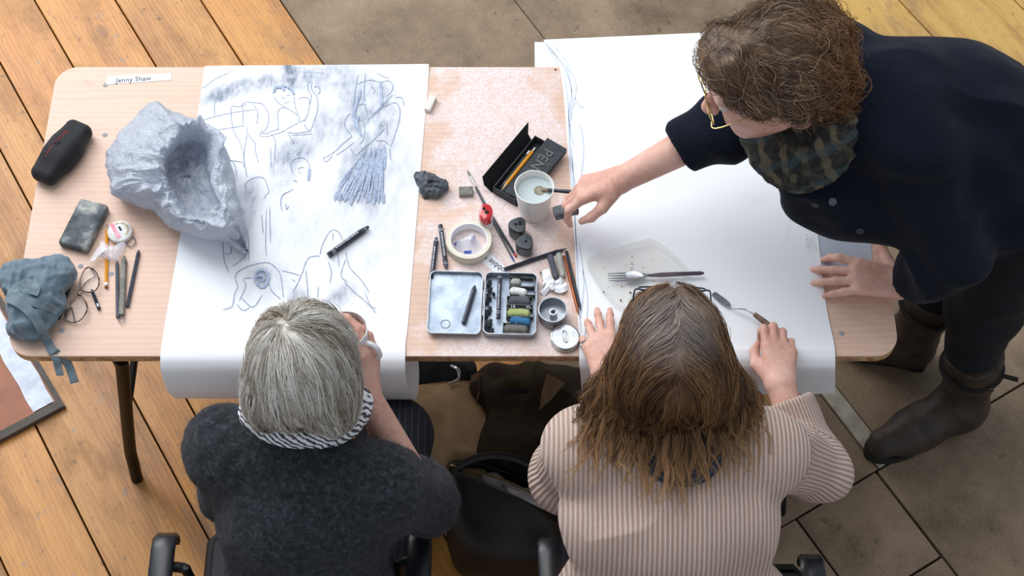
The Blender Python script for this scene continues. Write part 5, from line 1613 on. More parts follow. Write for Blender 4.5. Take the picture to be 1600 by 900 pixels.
simple('wool_fibre', (96, 98, 104), .95, c2=(64, 66, 72), nscale=120, spec=.1)
obj('wool_fuzz', (v_, f_), 'wool_fibre', pA, kind='stuff', ang=180)
trA = [(('ell', (-.405, .99, .50), (.175, .13, .09)), .04)]
for hip, kn, an in ((A(-.485, 1.0, .515), A(-.485, 1.43, .51), A(-.48, 1.44, .10)), (A(-.32, 1.0, .515), A(-.25, 1.44, .525), A(-.26, 1.47, .10))):
    trA += [(('cap', hip, kn, .098, .078), .03), (('cuff', kn, an, .074, .062), .03)]
obj('trousers', sdf_mesh(trA, .006, .03), 'pinstripe', pA, ang=180)
for x_ in (-.48, -.26):
    obj('shoe', sdf_mesh([(('cap', A(x_, 1.42, .045), A(x_, 1.62, .04), .044, .040), .02), (('cap', A(x_, 1.44, .06), A(x_, 1.45, .1), .046, .046), .02)], .005, .02), 'leather_black', pA, ang=180)
# scarf: two loose turns round the neck
sc = []
loop = [P(396, 640, 1.015), P(402, 664, 1.012), P(434, 680, 1.018), P(478, 686, 1.022), P(522, 676, 1.018), P(552, 652, 1.012), A(-.285, 1.30, 1.0), A(-.37, 1.335, .99), A(-.455, 1.31, .99)]
lp = spline(loop, 30, True)
for i in range(30):
    a, b = lp[i], lp[(i + 1) % 30]
    sc.append((('cap', a, b, .021, .021), .01))
    sc.append((('cap', a * .93 + neckA * .07 + A(0, 0, .02), b * .93 + neckA * .07 + A(0, 0, .02), .018, .018), .008))
V, F = sdf_mesh(sc, .003, .01)
V = displace(V, F, lambda p: .003 * (1 - 2 * np.abs(vn(p * A(1, 1, 2), 34, 5))))
obj('scarf', (V, F), 'scarf_wave', pA, ang=180)
# bobbed silver hair
hb = [(('ell', LA(0, -.010, .018), (.090, .108, .098), RA), .02), (('ell', LA(0, -.050, -.025), (.078, .052, .058), RA), .04), (('ell', LA(.06, -.02, -.05), (.034, .062, .06), RA), .03), (('ell', LA(-.06, -.02, -.05), (.034, .062, .06), RA), .03),
      (('ell', LA(0, .095, -.06), (.06, .05, .085), RA), .02, 'sub')]
V, F = sdf_mesh(hb, .0034, .03)
hA = swirl_hair('hair', (V, F), 'hair_silver', pA, tint=.5)
bv = bvh_of(V, F); N = normals(V, F)
W = LA(-.020, -.048, .112)
def fieldA(p):
    d = p - W; L = np.linalg.norm(d) + 1e-6
    return d / L + A(0, -.10, -.35) * min(1, L / .1) + .35 * np.cross(RA[:, 2], d) / L * math.exp(-L / .05)
Pt = np.concatenate([flow_strands(bv, V, N, fieldA, 600, 11, .0115, .0045, .16), flow_strands(bv, V, N, fieldA, 150, 11, .0115, .0040, .12, np.linalg.norm(V - W, axis=1) < .05)])
j = np.linspace(0, 1, 11)[None, :, None]
Pt = Pt + .006 * j * np.stack([vn(Pt, 22, 1), vn(Pt, 22, 5), vn(Pt, 22, 9)], -1)
tg_ = np.clip(.62 + .45 * vn(Pt[:, 5], 30, 3) + .22 * RNG.normal(size=len(Pt)), 0, 1)
Pt = clumps(Pt, 9, .0034, .65)
tint = np.clip(np.repeat(tg_, 9) + .12 * RNG.normal(size=len(Pt)), 0, 1)
v_, f_, at, al = strands_mesh(Pt, .00052, tint)
obj('hair_strands', (v_, f_), 'hair_silver', hA, kind='stuff', attrs={'tint': at, 'along': al}, ang=180)
# white mug in her hand
mc = P(543, 536, 1.035); mz = unit(A(-.02, .10, 1)); Rm = axis_frame(mz)
mg = thing('mug', 'white mug held up in front of the face of the silver haired person', 'mug', mc - mz * .045)
obj('bowl', MB().lathe([(.030, -.045), (.036, -.042), (.040, .0), (.041, .045), (.039, .046), (.037, .0), (.030, -.038), (0, -.039)], mc, Rm, 36), 'mug_white', mg, ang=50)
hx = Rm @ A(.9, -.4, 0)
obj('handle', MB().tube(spline([mc + hx * .038 + mz * .026, mc + hx * .062 + mz * .022, mc + hx * .066 - mz * .006, mc + hx * .036 - mz * .026], 14), .0055, 8), 'mug_white', mg)

# ------------------------------------------------------------------ woman in the ribbed sweater
pB = thing('person', 'long haired seated person in a beige ribbed sweater holding a palette knife', 'person', (.30, 1.1, 0))
HcB = P(1047, 558, 1.11); RB = fr_head((.02, .90, -.43))
LB = lambda x, y, z: HcB + RB @ A(x, y, z)
shL, shR = A(.140, 1.225, .930), A(.470, 1.225, .930)
elL, elR = P(888, 735, .72), P(1268, 728, .73)
wrL, wrR = P(950, 588, .785), P(1219, 604, .79)
hL, tL = hand_prims(wrL, P(934, 527, .785) - wrL, A(-.15, -.1, 1), A(.9, .3, 0), [(.25, .15, .1), (.28, .15, .1), (.35, .25, .15), (.5, .5, .3)], .93, .10,
                    thumb=[(.030, .026, -.008), (.055, .046, -.014), (.085, .052, -.020), (.108, .050, -.026)])
hR, tR = hand_prims(wrR, P(1217, 533, .80) - wrR, A(.10, -.15, 1), A(-1, .1, 0), [(.12, 1.25, .9), (.15, 1.25, .9), (.25, 1.25, .9), (.42, 1.2, .9)], .95, .03,
                    thumb=[(.030, .026, -.010), (.052, .046, -.016), (.084, .048, -.024), (.106, .038, -.030)])
bodyB = head_prims(HcB, RB, 1.0) + [(('cap', LB(0, -.02, -.06), A(.30, 1.245, .955), .052, .056), .03), (('cap', shL, shR, .048, .048), .04), (('ell', (.30, 1.13, .82), (.16, .11, .15)), .05),
    (('ell', (.30, 1.04, .66), (.17, .12, .14)), .05), (('ell', (.30, .99, .53), (.18, .13, .10)), .05), (('cap', shL, elL, .05, .043), .03), (('cap', elL, wrL, .042, .026), .02),
    (('cap', shR, elR, .05, .043), .03), (('cap', elR, wrR, .042, .027), .02)] + hL + hR
LEGB = ((A(.20, 1.0, .515), A(.19, 1.43, .51), A(.19, 1.44, .09), A(.19, 1.58, .035)), (A(.40, 1.0, .515), A(.42, 1.43, .51), A(.42, 1.44, .09), A(.42, 1.58, .035)))
for q in LEGB: bodyB += leg_prims(*q)
obj('body', sdf_mesh(bodyB, .0034, .02), 'skin', pB, ang=180)
eyes(HcB, RB, 1.0, pB)
tor = [(('cap', shL, shR, .070, .070), .05), (('ell', (.30, 1.12, .83), (.208, .140, .15)), .05), (('ell', (.305, 1.03, .68), (.218, .152, .15)), .05), (('ell', (.31, .97, .545), (.232, .16, .12)), .05)]
arL = [(('cap', shL, elL, .072, .066), .04), (('cap', elL, elL + A(-.008, -.014, -.01), .068, .066), .02), (('cuff', elL, elL + (wrL - elL) * .44, .063, .050), .02)]
arR = [(('cap', shR, elR, .072, .066), .04), (('cap', elR, elR + A(.010, -.012, -.006), .068, .066), .02), (('cuff', elR, elR + (wrR - elR) * .80, .062, .052), .02)]
neck_cut = P(1080, 712, 1.015)
V, F = sdf_mesh(tor + arL + arR + [(('ell', neck_cut, (.104, .060, .052)), .010, 'sub')], .0040, .04, 1)
V = displace(V, F, lambda p: .007 * vn(p, 9, 6) + .007 * (1 - 2 * np.abs(vn(p * A(1, 1, .4), 10, 12))))
def arm_ang(p, a, b):
    ax = unit(b - a); u = unit(np.cross(ax, A(0, 0, 1))); w = np.cross(ax, u); q = p - a
    return np.arctan2(q @ w, q @ u) * .066
dT = np.min([prim_d(q[0], V) for q in tor], 0); rib = V[:, 0].copy()
best = dT - .006
for a, b, pr in ((shL, elL, arL[0][0]), (elL, wrL, arL[2][0]), (shR, elR, arR[0][0]), (elR, wrR, arR[2][0])):
    d = prim_d(pr, V); m_ = d < best
    rib[m_] = arm_ang(V[m_], a, b) + .3; best = np.minimum(best, d)
obj('ribbed_sweater', (V, F), 'sweater_ribbed', pB, attrs={'rib': rib / .0088}, ang=180)
V, F = sdf_mesh([(('cap', shL, shR, .062, .062), .05), (('ell', (.30, 1.12, .83), (.200, .132, .142)), .05), (('cap', A(.30, 1.235, .965), A(.30, 1.20, .93), .066, .08), .03)], .005, .04, 1)
V = displace(V, F, lambda p: .007 * vn(p, 9, 6) + .007 * (1 - 2 * np.abs(vn(p * A(1, 1, .4), 10, 12))) - .002)
obj('striped_top', (V, F), 'striped_top', pB, ang=180)
trB = [(('ell', (.305, .99, .50), (.205, .14, .09)), .04)]
for hip, kn, an, _ in LEGB: trB += [(('cap', hip, kn, .105, .082), .03), (('cuff', kn, an + A(0, 0, .01), .078, .064), .03)]
obj('trousers', sdf_mesh(trB, .006, .03), 'navy_trousers', pB, ang=180)
for x_ in (.19, .42):
    obj('shoe', sdf_mesh([(('cap', A(x_, 1.42, .045), A(x_, 1.60, .04), .044, .040), .02), (('cap', A(x_, 1.44, .06), A(x_, 1.45, .1), .046, .046), .02)], .005, .02), 'leather_black', pB, ang=180)
def ring_on(a, b, t_, r, w, parent, label):
    d = unit(b - a); c_ = a + (b - a) * t_
    obj('ring', MB().lathe([(r, -w), (r + .0016, -w * .8), (r + .0016, w * .8), (r, w)], c_, axis_frame(d), 20, cap=False), 'silver', parent, label=label)
ring_on(hR[7][0][1], hR[7][0][2], .42, .0100, .006, pB, 'wide silver ring on the right hand')
ring_on(hL[13][0][1], hL[13][0][2], .35, .0092, .004, pB, 'silver ring on the left hand')
ring_on(elL, wrL, .80, .031, .002, pB, 'thin pale bracelet on the left wrist')
# long hair
hb = [(('ell', LB(0, -.006, .022), (.088, .110, .103), RB), .02),
      (('cap', LB(-.058, -.02, -.02), P(945, 628, 1.02), .044, .032), .04), (('cap', LB(.058, -.02, -.02), P(1142, 628, 1.02), .044, .034), .04),
      (('cap', LB(0, -.05, 0), P(1040, 640, 1.03), .066, .044), .05), (('cap', LB(-.035, -.05, -.01), P(985, 640, 1.02), .050, .034), .05), (('cap', LB(.035, -.05, -.01), P(1100, 640, 1.02), .050, .036), .05),
      (('cap', P(945, 628, 1.02), P(922, 650, 1.00), .030, .018), .03), (('cap', P(1142, 628, 1.02), P(1168, 645, 1.0), .032, .018), .03),
      (('ell', LB(0, .130, -.085), (.055, .06, .085), RB), .02, 'sub')]
V, F = sdf_mesh(hb, .0036, .04)
V = displace(V, F, lambda p: .004 * vn(p * A(1, 1, .4), 32, 3))
cro = LB(-.004, -.050, .105)
def alongB(p): return np.clip(.10 + np.linalg.norm(p - cro, axis=-1) * 2.3, 0, .97)
hB = swirl_hair('hair', (V, F), 'hair_brown', pB, alongB, .3)
bv = bvh_of(V, F); N = normals(V, F)
rt_, fw_, up_ = RB[:, 0], RB[:, 1], RB[:, 2]
def fieldB(p):
    q = RB.T @ (p - HcB)
    s_ = math.tanh((q[0] - .004) / .012)
    top_ = max(0.0, min(1.0, (q[2] + .01) / .10))
    d = s_ * rt_ * top_ * 1.2 + fw_ * (-.75 * top_) + A(s_ * .22, -.55, -.75) * (1.05 - top_)
    return d
QL = (V - HcB) @ RB
Pt = np.concatenate([flow_strands(bv, V, N, fieldB, 540, 14, .0135, .005, .12), flow_strands(bv, V, N, fieldB, 260, 14, .0125, .0035, .07, (np.abs(QL[:, 0] - .004) < .030) & (QL[:, 2] > .04))])
# loosen the lower lengths into waves that leave the surface
jj = np.linspace(0, 1, 14)
low = np.clip((1.10 - Pt[..., 2]) / .09, 0, 1)
ph = RNG.random((len(Pt), 1)) * 6.28
amp = (.002 + .009 * low) * (.4 + RNG.random((len(Pt), 1)))
Pt[..., 0] += amp * np.sin(ph + jj[None] * 11); Pt[..., 1] += amp * .8 * np.cos(ph + jj[None] * 10); Pt[..., 2] += np.abs(amp) * .7
tg_ = np.clip(.45 + .5 * vn(Pt[:, 6], 26, 3) + .25 * RNG.normal(size=len(Pt)), 0, 1)
Pt = clumps(Pt, 9, .0036, .55)
al_ = np.clip(.08 + np.linalg.norm(Pt - cro, axis=-1) * 2.3, 0, 1)
tint = np.clip(np.repeat(tg_, 9) + .12 * RNG.normal(size=len(Pt)), 0, 1)
v_, f_, at, al = strands_mesh(Pt, .00052, tint)
obj('hair_strands', (v_, f_), 'hair_brown', hB, kind='stuff', attrs={'tint': at, 'along': np.repeat(al_.reshape(-1), 3)}, ang=180)
# loose wavy ends falling on the back and shoulders
ends = []
for i in range(190):
    g_ = RNG.random()
    u0 = 915 + 255 * g_; v0 = 622 + 42 * math.sin(math.pi * g_) + RNG.normal() * 14
    u1 = u0 + (g_ - .5) * 40 + RNG.normal() * 12; v1 = v0 + 46 + 58 * RNG.random() + 16 * math.sin(math.pi * g_)
    a, b = P(u0, v0, 1.05 + .010 * RNG.normal()), P(u1, v1, 1.005 + .010 * RNG.normal())
    t_ = np.linspace(0, 1, 13)[:, None]
    ph = RNG.random() * 6.28; am = .006 + .012 * RNG.random()
    ends.append(a + (b - a) * t_ + am * t_ * np.c_[np.sin(ph + t_ * 8), .6 * np.cos(ph + t_ * 8), .6 * np.sin(ph + 1 + t_ * 7)])
ends = clumps(np.array(ends), 8, .0030, .6)
v_, f_, at, al = strands_mesh(ends, .00052, np.clip(np.repeat(RNG.random(190), 8) * .8 + .15 + .1 * RNG.normal(size=len(ends)), 0, 1))
obj('loose_curls', (v_, f_), 'hair_brown', hB, kind='stuff', attrs={'tint': at, 'along': .68 + .32 * al}, ang=180)
# spectacles pushed up into the hair
gB = thing('eyeglasses', 'dark framed glasses pushed up on top of the brown haired head', 'glasses', LB(0, .10, .06))
def glasses(parent, L, c, tilt, mat, lensw=.026, lensh=.019, rr=.0017, tl=.10, side=.072, drop=0.0):
    cx = A(*c); f_ = unit(A(0, math.cos(tilt), math.sin(tilt))); u_ = A(0, -f_[2], f_[1])
    pt = lambda x, z: L(*(cx + A(x, 0, 0) + u_ * z))
    for s_ in (-1, 1):
        lp = np.array([pt(s_ * .033 + lensw * math.copysign(abs(math.cos(a)) ** .75, math.cos(a)), lensh * math.copysign(abs(math.sin(a)) ** .8, math.sin(a))) for a in np.linspace(0, 6.2832, 30, endpoint=False)])
        obj('rim', MB().tube(lp, rr, 6, closed=True), mat, parent)
        obj('lens', MB().loft([lp, lp * .02 + lp.mean(0) * .98]), 'lens_glass', parent)
        p0 = cx + A(s_ * .06, 0, 0) + u_ * .008
        p1 = cx + A(s_ * (side - .002), 0, 0) + u_ * .008 - f_ * .006
        p2 = cx + A(s_ * side, 0, 0) - f_ * tl * .7 + u_ * (.008 - drop * .4)
        p3 = cx + A(s_ * side, 0, 0) - f_ * tl + u_ * (-.006 - drop)
        obj('temple', MB().tube(spline([L(*p0), L(*p1), L(*p2), L(*p3)], 14), rr * .9, 6), mat, parent)
    obj('bridge', MB().tube(spline([pt(-.009, .004), pt(0, .008), pt(.009, .004)], 7), rr, 6), mat, parent)
glasses(gB, LB, (0, .058, .108), 1.15, 'pencil_black', lensw=.027, lensh=.017, tl=.085, side=.070, drop=.02)

# ------------------------------------------------------------------ standing woman
pC = thing('person', 'curly haired person in a navy jacket standing and leaning over the table', 'person', (1.05, 1.83, 0))
sC = 1.06
HcC = P(1198, 121.5, 1.31); RC = fr_head((-.931, -.136, -.338), .036)
LC = lambda x, y, z: HcC + RC @ (A(x, y, z) * sC)
shR, shL = P(1300, 98, 1.15), P(1418, 218, 1.16)
elR, elL = P(1135, 195, 1.03), P(1483, 398, .95)
wrR, wrL = P(972, 280, .895), P(1412, 444, .795)
nck = P(1288, 172, 1.19)
chest, waist, pelv = P(1395, 172, 1.12), P(1495, 188, 1.08), P(1598, 255, .97)
hR, tR = hand_prims(wrR, P(915, 296, .873) - wrR, A(.1, .25, 1), A(-.3, -1, -.2), [(.45, .7, .5), (.5, .75, .5), (.6, .8, .5), (.7, .8, .5)], .97, .03,
                    thumb=[(.030, .028, -.010), (.055, .046, -.022), (.084, .050, -.036), (.108, .044, -.046)])
hL, tL = hand_prims(wrL, P(1350, 434, .785) - wrL, A(.1, -.1, 1), A(-.25, 1, 0), [(.10, .55, .25), (.30, .12, .05), (.28, .10, .05), (.28, .12, .05)], 1.06, .13,
                    thumb=[(.022, .028, -.010), (.040, .055, -.016), (.055, .085, -.020), (.066, .108, -.024)])
kneeL, kneeR = P(1540, 475, .50), A(1.03, 1.935, .50)
anL, anR = A(1.105, 1.745, .10), A(1.01, 1.905, .10)
bodyC = head_prims(HcC, RC, sC) + [(('cap', LC(0, -.02, -.055), nck, .054, .058), .03), (('cap', shL, shR, .05, .05), .04), (('cap', (shL + shR) / 2, waist, .11, .105), .05), (('cap', waist, pelv, .105, .12), .05),
    (('cap', shR, elR, .046, .040), .03), (('cap', elR, wrR, .042, .027), .02), (('cap', shL, elL, .048, .042), .03), (('cap', elL, wrL, .042, .028), .02)] + hR + hL
hipL, hipR = pelv + A(.02, -.08, -.05), pelv + A(.02, .08, -.05)
bodyC += leg_prims(hipL, kneeL, anL, A(.99, 1.676, .05)) + leg_prims(hipR, kneeR, anR, A(.92, 1.925, .05))
V, F = sdf_mesh(bodyC, .0034, .02)
obj('body', (V, F), 'skin', pC, ang=180)
eyes(HcC, RC, sC, pC)
for tp, dd in zip(tL, [unit(tL[i] - hL[[3, 7, 11, 15][i]][0][1]) for i in range(4)]):
    obj('fingernail', MB().sphere(tp + A(0, 0, .0046) + dd * .001, (.0042, .0034, .0012), frame(dd * A(1, 1, .3)), 10, 6), 'nail', pC)
jk = [(('cap', shL, shR, .088, .086), .06), (('cap', chest, waist, .135, .140), .06), (('cap', waist, pelv, .142, .150), .06), (('cap', nck + A(.03, 0, -.02), chest, .085, .12), .06),
      (('cap', shR, elR, .078, .066), .04), (('cuff', elR, elR + (wrR - elR) * .40, .064, .058), .02), (('cap', shL, elL, .084, .070), .05), (('cuff', elL, elL + (wrL - elL) * .80, .068, .058), .03),
      # open front hanging below the chest
      (('cap', P(1195, 225, 1.12), P(1262, 318, 1.00), .022, .026), .03), (('cap', P(1240, 240, 1.12), P(1320, 326, 1.00), .04, .05), .05), (('cap', P(1262, 318, 1.0), P(1385, 352, .94), .026, .032), .04), (('cap', P(1320, 300, 1.02), P(1450, 325, .96), .065, .075), .06),
      (('cap', P(1500, 300, .98), pelv + A(0, -.06, -.06), .10, .12), .06)]
V, F = sdf_mesh(jk, .0044, .05, 1)
def foldC(p):
    q = (p - chest)
    d1 = q @ unit(A(.55, .35, .9)); d2 = q @ unit(A(.2, 1.0, -.2))
    return .008 * np.sin(d1 * 46 + 3 * vn(p, 7, 1)) * (.5 + .5 * vn(p, 6, 4)) + .010 * (1 - 2 * np.abs(vn(p * A(.6, 1.2, 1), 9, 9))) + .003 * vn(p, 26, 2)
V = displace(V, F, foldC)
jck = obj('jacket', (V, F), 'navy_wool', pC, ang=180)
bvj = bvh_of(V, F)
for u, v_ in ((1274, 320), (1301, 315), (1344, 361), (1392, 392)):
    h_ = ray_on(bvj, u, v_)
    if h_ is None: continue
    obj('button', MB().lathe([(.0078, 0), (.0082, .0012), (.0070, .0026), (.0040, .0020), (0, .0020)], h_[0], axis_frame(h_[1]), 20), 'dark_box' if u != 1301 else 'pencil_grey', pC)
trC = [(('cap', pelv + A(.0, 0, -.02), pelv + A(.03, 0, -.1), .145, .14), .05)]
for hip, kn, an in ((hipL, kneeL, anL), (hipR, kneeR, anR)):
    trC += [(('cap', hip, kn, .112, .082), .04), (('cap', kn, an * .55 + kn * .45, .080, .060), .04)]
V, F = sdf_mesh(trC, .0055, .04)
V = displace(V, F, lambda p: .004 * (1 - 2 * np.abs(vn(p * A(1, 1, .6), 12, 3))))
obj('trousers', (V, F), 'navy_trousers', pC, ang=180)
def boot(heel, toe, knee, label):
    d = unit(toe - heel); L = np.linalg.norm(toe - heel); s_ = A(-d[1], d[0], 0)
    an = heel + d * .055 + A(0, 0, .10); topb = an + (knee - an) * .52
    o_ = [(('cap', heel + d * .045 + A(0, 0, .055), heel + d * (L * .62) + A(0, 0, .052), .046, .048), .03), (('cap', heel + d * (L * .55) + A(0, 0, .05), toe - d * .042 + A(0, 0, .046), .048, .040), .03),
          (('cap', heel + d * .05 + A(0, 0, .06), an, .047, .054), .03), (('cuff', an, topb, .054, .070), .03), (('cap', an + d * .02, heel + d * L * .6 + A(0, 0, .06), .05, .036), .05)]
    V, F = sdf_mesh(o_, .0036, .03)
    V = displace(V, F, lambda p: .003 * vn(p, 30, 4)); V[:, 2] = np.maximum(V[:, 2], .014)
    b = obj('boot', (V, F), 'boot_leather', pC, label=label, ang=180)
    out = [heel + d * (L * t_) + s_ * w for t_, w in ((.0, .022), (.06, .036), (.25, .036), (.5, .042), (.75, .048), (.92, .034), (1.0, .012), (1.0, -.012), (.92, -.036), (.75, -.046), (.5, -.040), (.25, -.036), (.06, -.036), (0, -.022))]
    out = spline(np.array(out), 44, True)
    obj('sole', MB().prism(out[:, :2], 0.001, .024, .003), 'boot_sole', b)
    ring = an * .25 + topb * .75; ax = unit(topb - an); Rr = axis_frame(ax)
    obj('strap', MB().tube([ring + Rr @ A(.071 * math.cos(x_), .071 * math.sin(x_), 0) for x_ in np.linspace(0, 6.283, 28, endpoint=False)], .007, 6, closed=True, flat=.4), 'boot_sole', b)
    out_ = unit(A(.9, -.35, .1))
    obj('strap_end', MB().box(ring + out_ * .085 + A(0, -.005, .004), (.045, .012, .004), frame(out_), .001, 1), 'boot_sole', b)
    obj('buckle', MB().tube([ring + unit(A(.4, -.9, .1)) * .074 + A(.010 * math.cos(x_), 0, .009 * math.sin(x_)) for x_ in np.linspace(0, 6.283, 14, endpoint=False)], .0014, 6, closed=True), 'zip_gold', b)
    q = heel + d * L * .42 - s_ * .047 + A(0, 0, .055)
    obj('seam', MB().tube(spline([q + d * .05 + A(0, 0, -.03), q + d * .04 + A(0, 0, .012), q + A(0, 0, .018), q - d * .04 + A(0, 0, .0), q - d * .09 + A(0, .004, -.002)], 20), .0014, 5), 'boot_sole', b)
boot(P(1520, 645, 0), P(1352, 714, 0), kneeL, 'brown leather boot nearest the viewer')
boot(P(1447, 566, 0), P(1298, 532, 0), kneeR, 'brown leather boot behind the table corner')
# plaid scarf
sc = []
lo1 = spline([P(1186, 212, 1.17), P(1207, 248, 1.15), P(1248, 272, 1.13), P(1290, 250, 1.16), P(1318, 205, 1.20), P(1310, 160, 1.22), A(.62, 1.90, 1.22), A(.53, 1.90, 1.18)], 34, True)
lo2 = spline([P(1200, 212, 1.18), P(1224, 236, 1.17), P(1262, 250, 1.17), P(1298, 222, 1.20), P(1308, 185, 1.23), P(1295, 150, 1.24), A(.61, 1.88, 1.24), A(.54, 1.88, 1.20)], 34, True)
for lp, r in ((lo1, .027), (lo2, .026)):
    for i in range(34): sc.append((('cap', lp[i], lp[(i + 1) % 34], r, r), .012))
sc += [(('cap', P(1212, 222, 1.15), P(1286, 196, 1.19), .034, .036), .03), (('cap', P(1225, 262, 1.13), P(1262, 292, 1.08), .024, .014), .02), (('cap', P(1300, 200, 1.22), P(1285, 260, 1.15), .030, .026), .02)]
V, F = sdf_mesh(sc, .0034, .012)
V = displace(V, F, lambda p: .008 * (1 - 2 * np.abs(vn(p * A(1, 1, 1.8), 26, 5))) + .003 * vn(p, 80, 2))
obj('scarf', (V, F), 'scarf_plaid', pC, ang=180)
# curly hair
hb = [(('ell', LC(0, -.018, .040), (.090, .108, .086), RC), .03), (('ell', LC(.0, .055, .095), (.060, .040, .036), RC), .03), (('ell', P(1235, 55, 1.35), (.075, .070, .060)), .04), (('ell', P(1284, 92, 1.32), (.050, .085, .065)), .04),
      (('ell', P(1288, 146, 1.27), (.042, .042, .055)), .04), (('ell', LC(-.055, -.050, .03), (.040, .050, .055), RC), .03), (('cap', LC(-.070, .022, .050), LC(-.070, -.035, .035), .020, .024), .03), (('ell', LC(-.09, .0, -.025), (.035, .030, .042), RC), .01, 'sub'),
      (('ell', LC(0, .112, -.045), (.13, .099, .110), RC), .012, 'sub')]
V, F = sdf_mesh(hb, .0036, .04)
V = displace(V, F, lambda p: .007 * (1 - 2 * np.abs(vn(p, 24, 5))) + .004 * vn(p, 55, 2))
def alongC(p): return np.clip(.25 + (p[..., 0] - HcC[0]) * 4.5 + .15 * vn(p, 20, 3), 0, 1)
hC = swirl_hair('hair', (V, F), 'hair_curly', pC, alongC, .3)
bv = bvh_of(V, F); N = normals(V, F)
def fieldC(p):
    q = p - LC(.0, .02, .13)
    return q / (np.linalg.norm(q) + 1e-6) * .8 - RC[:, 1] * .75 + A(.15, -.1, -.25)
Pt = np.concatenate([flow_strands(bv, V, N, fieldC, 2700, 24, .0046, .0045, .36), flow_strands(bv, V, N, fieldC, 450, 24, .0050, .012, .8, ((V - HcC) @ RC)[:, 1] < .02)])
KK = 24; tt = np.linspace(0, 1, KK)[None]
S_ = len(Pt); tg = np.gradient(Pt, axis=1); tg /= np.linalg.norm(tg, axis=2)[..., None] + 1e-9
r1 = np.cross(tg, RNG.normal(size=(S_, 1, 3))); r1 /= np.linalg.norm(r1, axis=2)[..., None] + 1e-9
r2 = np.cross(tg, r1)
ph = RNG.random((S_, 1)) * 6.28; tw = RNG.uniform(5, 12, (S_, 1)); am = RNG.uniform(.003, .0095, (S_, 1)) * np.clip(tt * 3, 0, 1)
Pt = Pt + (am * np.cos(ph + tw * tt))[..., None] * r1 + (am * np.sin(ph + tw * tt))[..., None] * r2
tint = np.clip(.45 + .5 * vn(Pt[:, 8], 34, 3) + .22 * RNG.normal(size=S_), 0, 1)
v_, f_, at, al = strands_mesh(Pt, .00062, tint)
obj('hair_strands', (v_, f_), 'hair_curly', hC, kind='stuff', attrs={'tint': at, 'along': np.repeat(alongC(Pt).reshape(-1), 3)}, ang=180)
# her glasses
gC = thing('eyeglasses', 'thin gold rimmed glasses worn by the standing person', 'glasses', LC(0, .11, 0))
glasses(gC, LC, (0, .109, .000), -.05, 'gold_metal', .022, .017, .0014, .118, .078, 0)
# brush in her hand, dipping into the cup
g1 = P(843, 296, TZ + .075); g2 = P(884, 299, .835); g3 = P(945, 268, .93)
bb = thing('paint_brush', 'dark paint brush held by the standing person and dipped in the cup', 'paint brush', g1)
dd = unit(g2 - g1)
obj('bristles', MB().tube([g1, g1 + dd * .008, g1 + dd * .022], [.001, .0055, .004], 10), 'murk', bb)
obj('ferrule', MB().tube([g1 + dd * .021, g1 + dd * .045], [.0042, .0040], 10), 'pencil_black', bb)
obj('handle', MB().tube([g1 + dd * .044, g2, g2 + unit(g2 - g1) * .06, g2 + unit(g2 - g1) * .10], [.0040, .0046, .0036, .002], 10), 'pencil_black', bb)
q = P(884, 329, .835)
obj('charcoal_sponge', sdf_mesh([(('box', q, (.026, .013, .011), frame((1, .30, .1)), .005), .004)], .002, .004), 'charcoal_block', label='small grey smudged sponge pinched in the hand of the standing person', cat='sponge', ang=180)

# ------------------------------------------------------------------ bags on the floor
def floor_bag(name, prims, mat, amp, freq, label, cat, h_=.006, k=.03, squash=None):
    V, F = sdf_mesh(prims, h_, k)
    V = displace(V, F, lambda p: amp * (1 - 2 * np.abs(vn(p, freq, 3))) + amp * .6 * vn(p, freq * 2.3, 6))
    V[:, 2] = np.maximum(V[:, 2], .002)
    return V, F
V, F = floor_bag('x', [(('box', P(712, 690, .16), (.085, .13, .12), frame((.95, .25, .1), (.1, -.25, 1)), .05), .04), (('cap', P(690, 640, .26), P(755, 672, .25), .035, .02), .05), (('cap', P(672, 640, .24), P(668, 740, .2), .035, .04), .05)], 'canvas_bag', .010, 11, '', '')
obj('canvas_bag', (V, F), 'canvas_bag', label='slumped khaki canvas bag under the table beside the dark trousers', cat='bag', ang=180)
kn_ = thing('knitted_jacket', 'dark brown patterned knitted jacket heaped on the floor under the table', 'jacket', P(825, 670, 0))
V, F = floor_bag('x', [(('box', P(822, 676, .15), (.125, .14, .13), frame((1, -.05, 0), (0, -.2, 1)), .05), .05), (('cap', P(752, 614, .27), P(850, 606, .28), .022, .022), .04), (('cap', P(850, 614, .265), P(915, 628, .24), .04, .04), .04), (('cap', P(880, 622, .25), P(905, 660, .24), .05, .06), .05), (('cap', P(800, 700, .26), P(870, 715, .22), .06, .06), .05)], '', .014, 10, '', '')
obj('knit', (V, F), 'brown_knit', kn_, ang=180)
bvk = bvh_of(V, F)
def patch(px, mat, name, parent, lift=.004, bvh=bvk):
    pts = []
    for u, v_ in px:
        h_ = ray_on(bvh, u, v_)
        pts.append((h_[0] + h_[1] * lift) if h_ is not None else P(u, v_, .28))
    pts = np.array(pts); c_ = pts.mean(0)
    n = len(pts)
    V = np.concatenate([pts, pts - A(0, 0, .004)])
    F = [tuple(range(n)), tuple(range(n, 2 * n))[::-1]] + [(i, i + n, (i + 1) % n + n, (i + 1) % n) for i in range(n)]
    return obj(name, (V, F), mat, parent, smooth=False)
patch([(852, 590), (866, 596), (880, 604), (862, 622), (845, 640), (848, 612)], 'lining_tan', 'collar_lining', kn_, .014)
patch([(740, 592), (750, 588), (752, 615), (746, 645), (738, 622)], 'lining_tan', 'collar_lining', kn_, .012)
patch([(786, 611), (828, 608), (828, 613), (786, 616)], 'box_inside', 'brand_tag', kn_, .008)
gb = thing('green_bag', 'dark green bag with a metal clip tucked far under the table', 'bag', P(690, 600, 0))
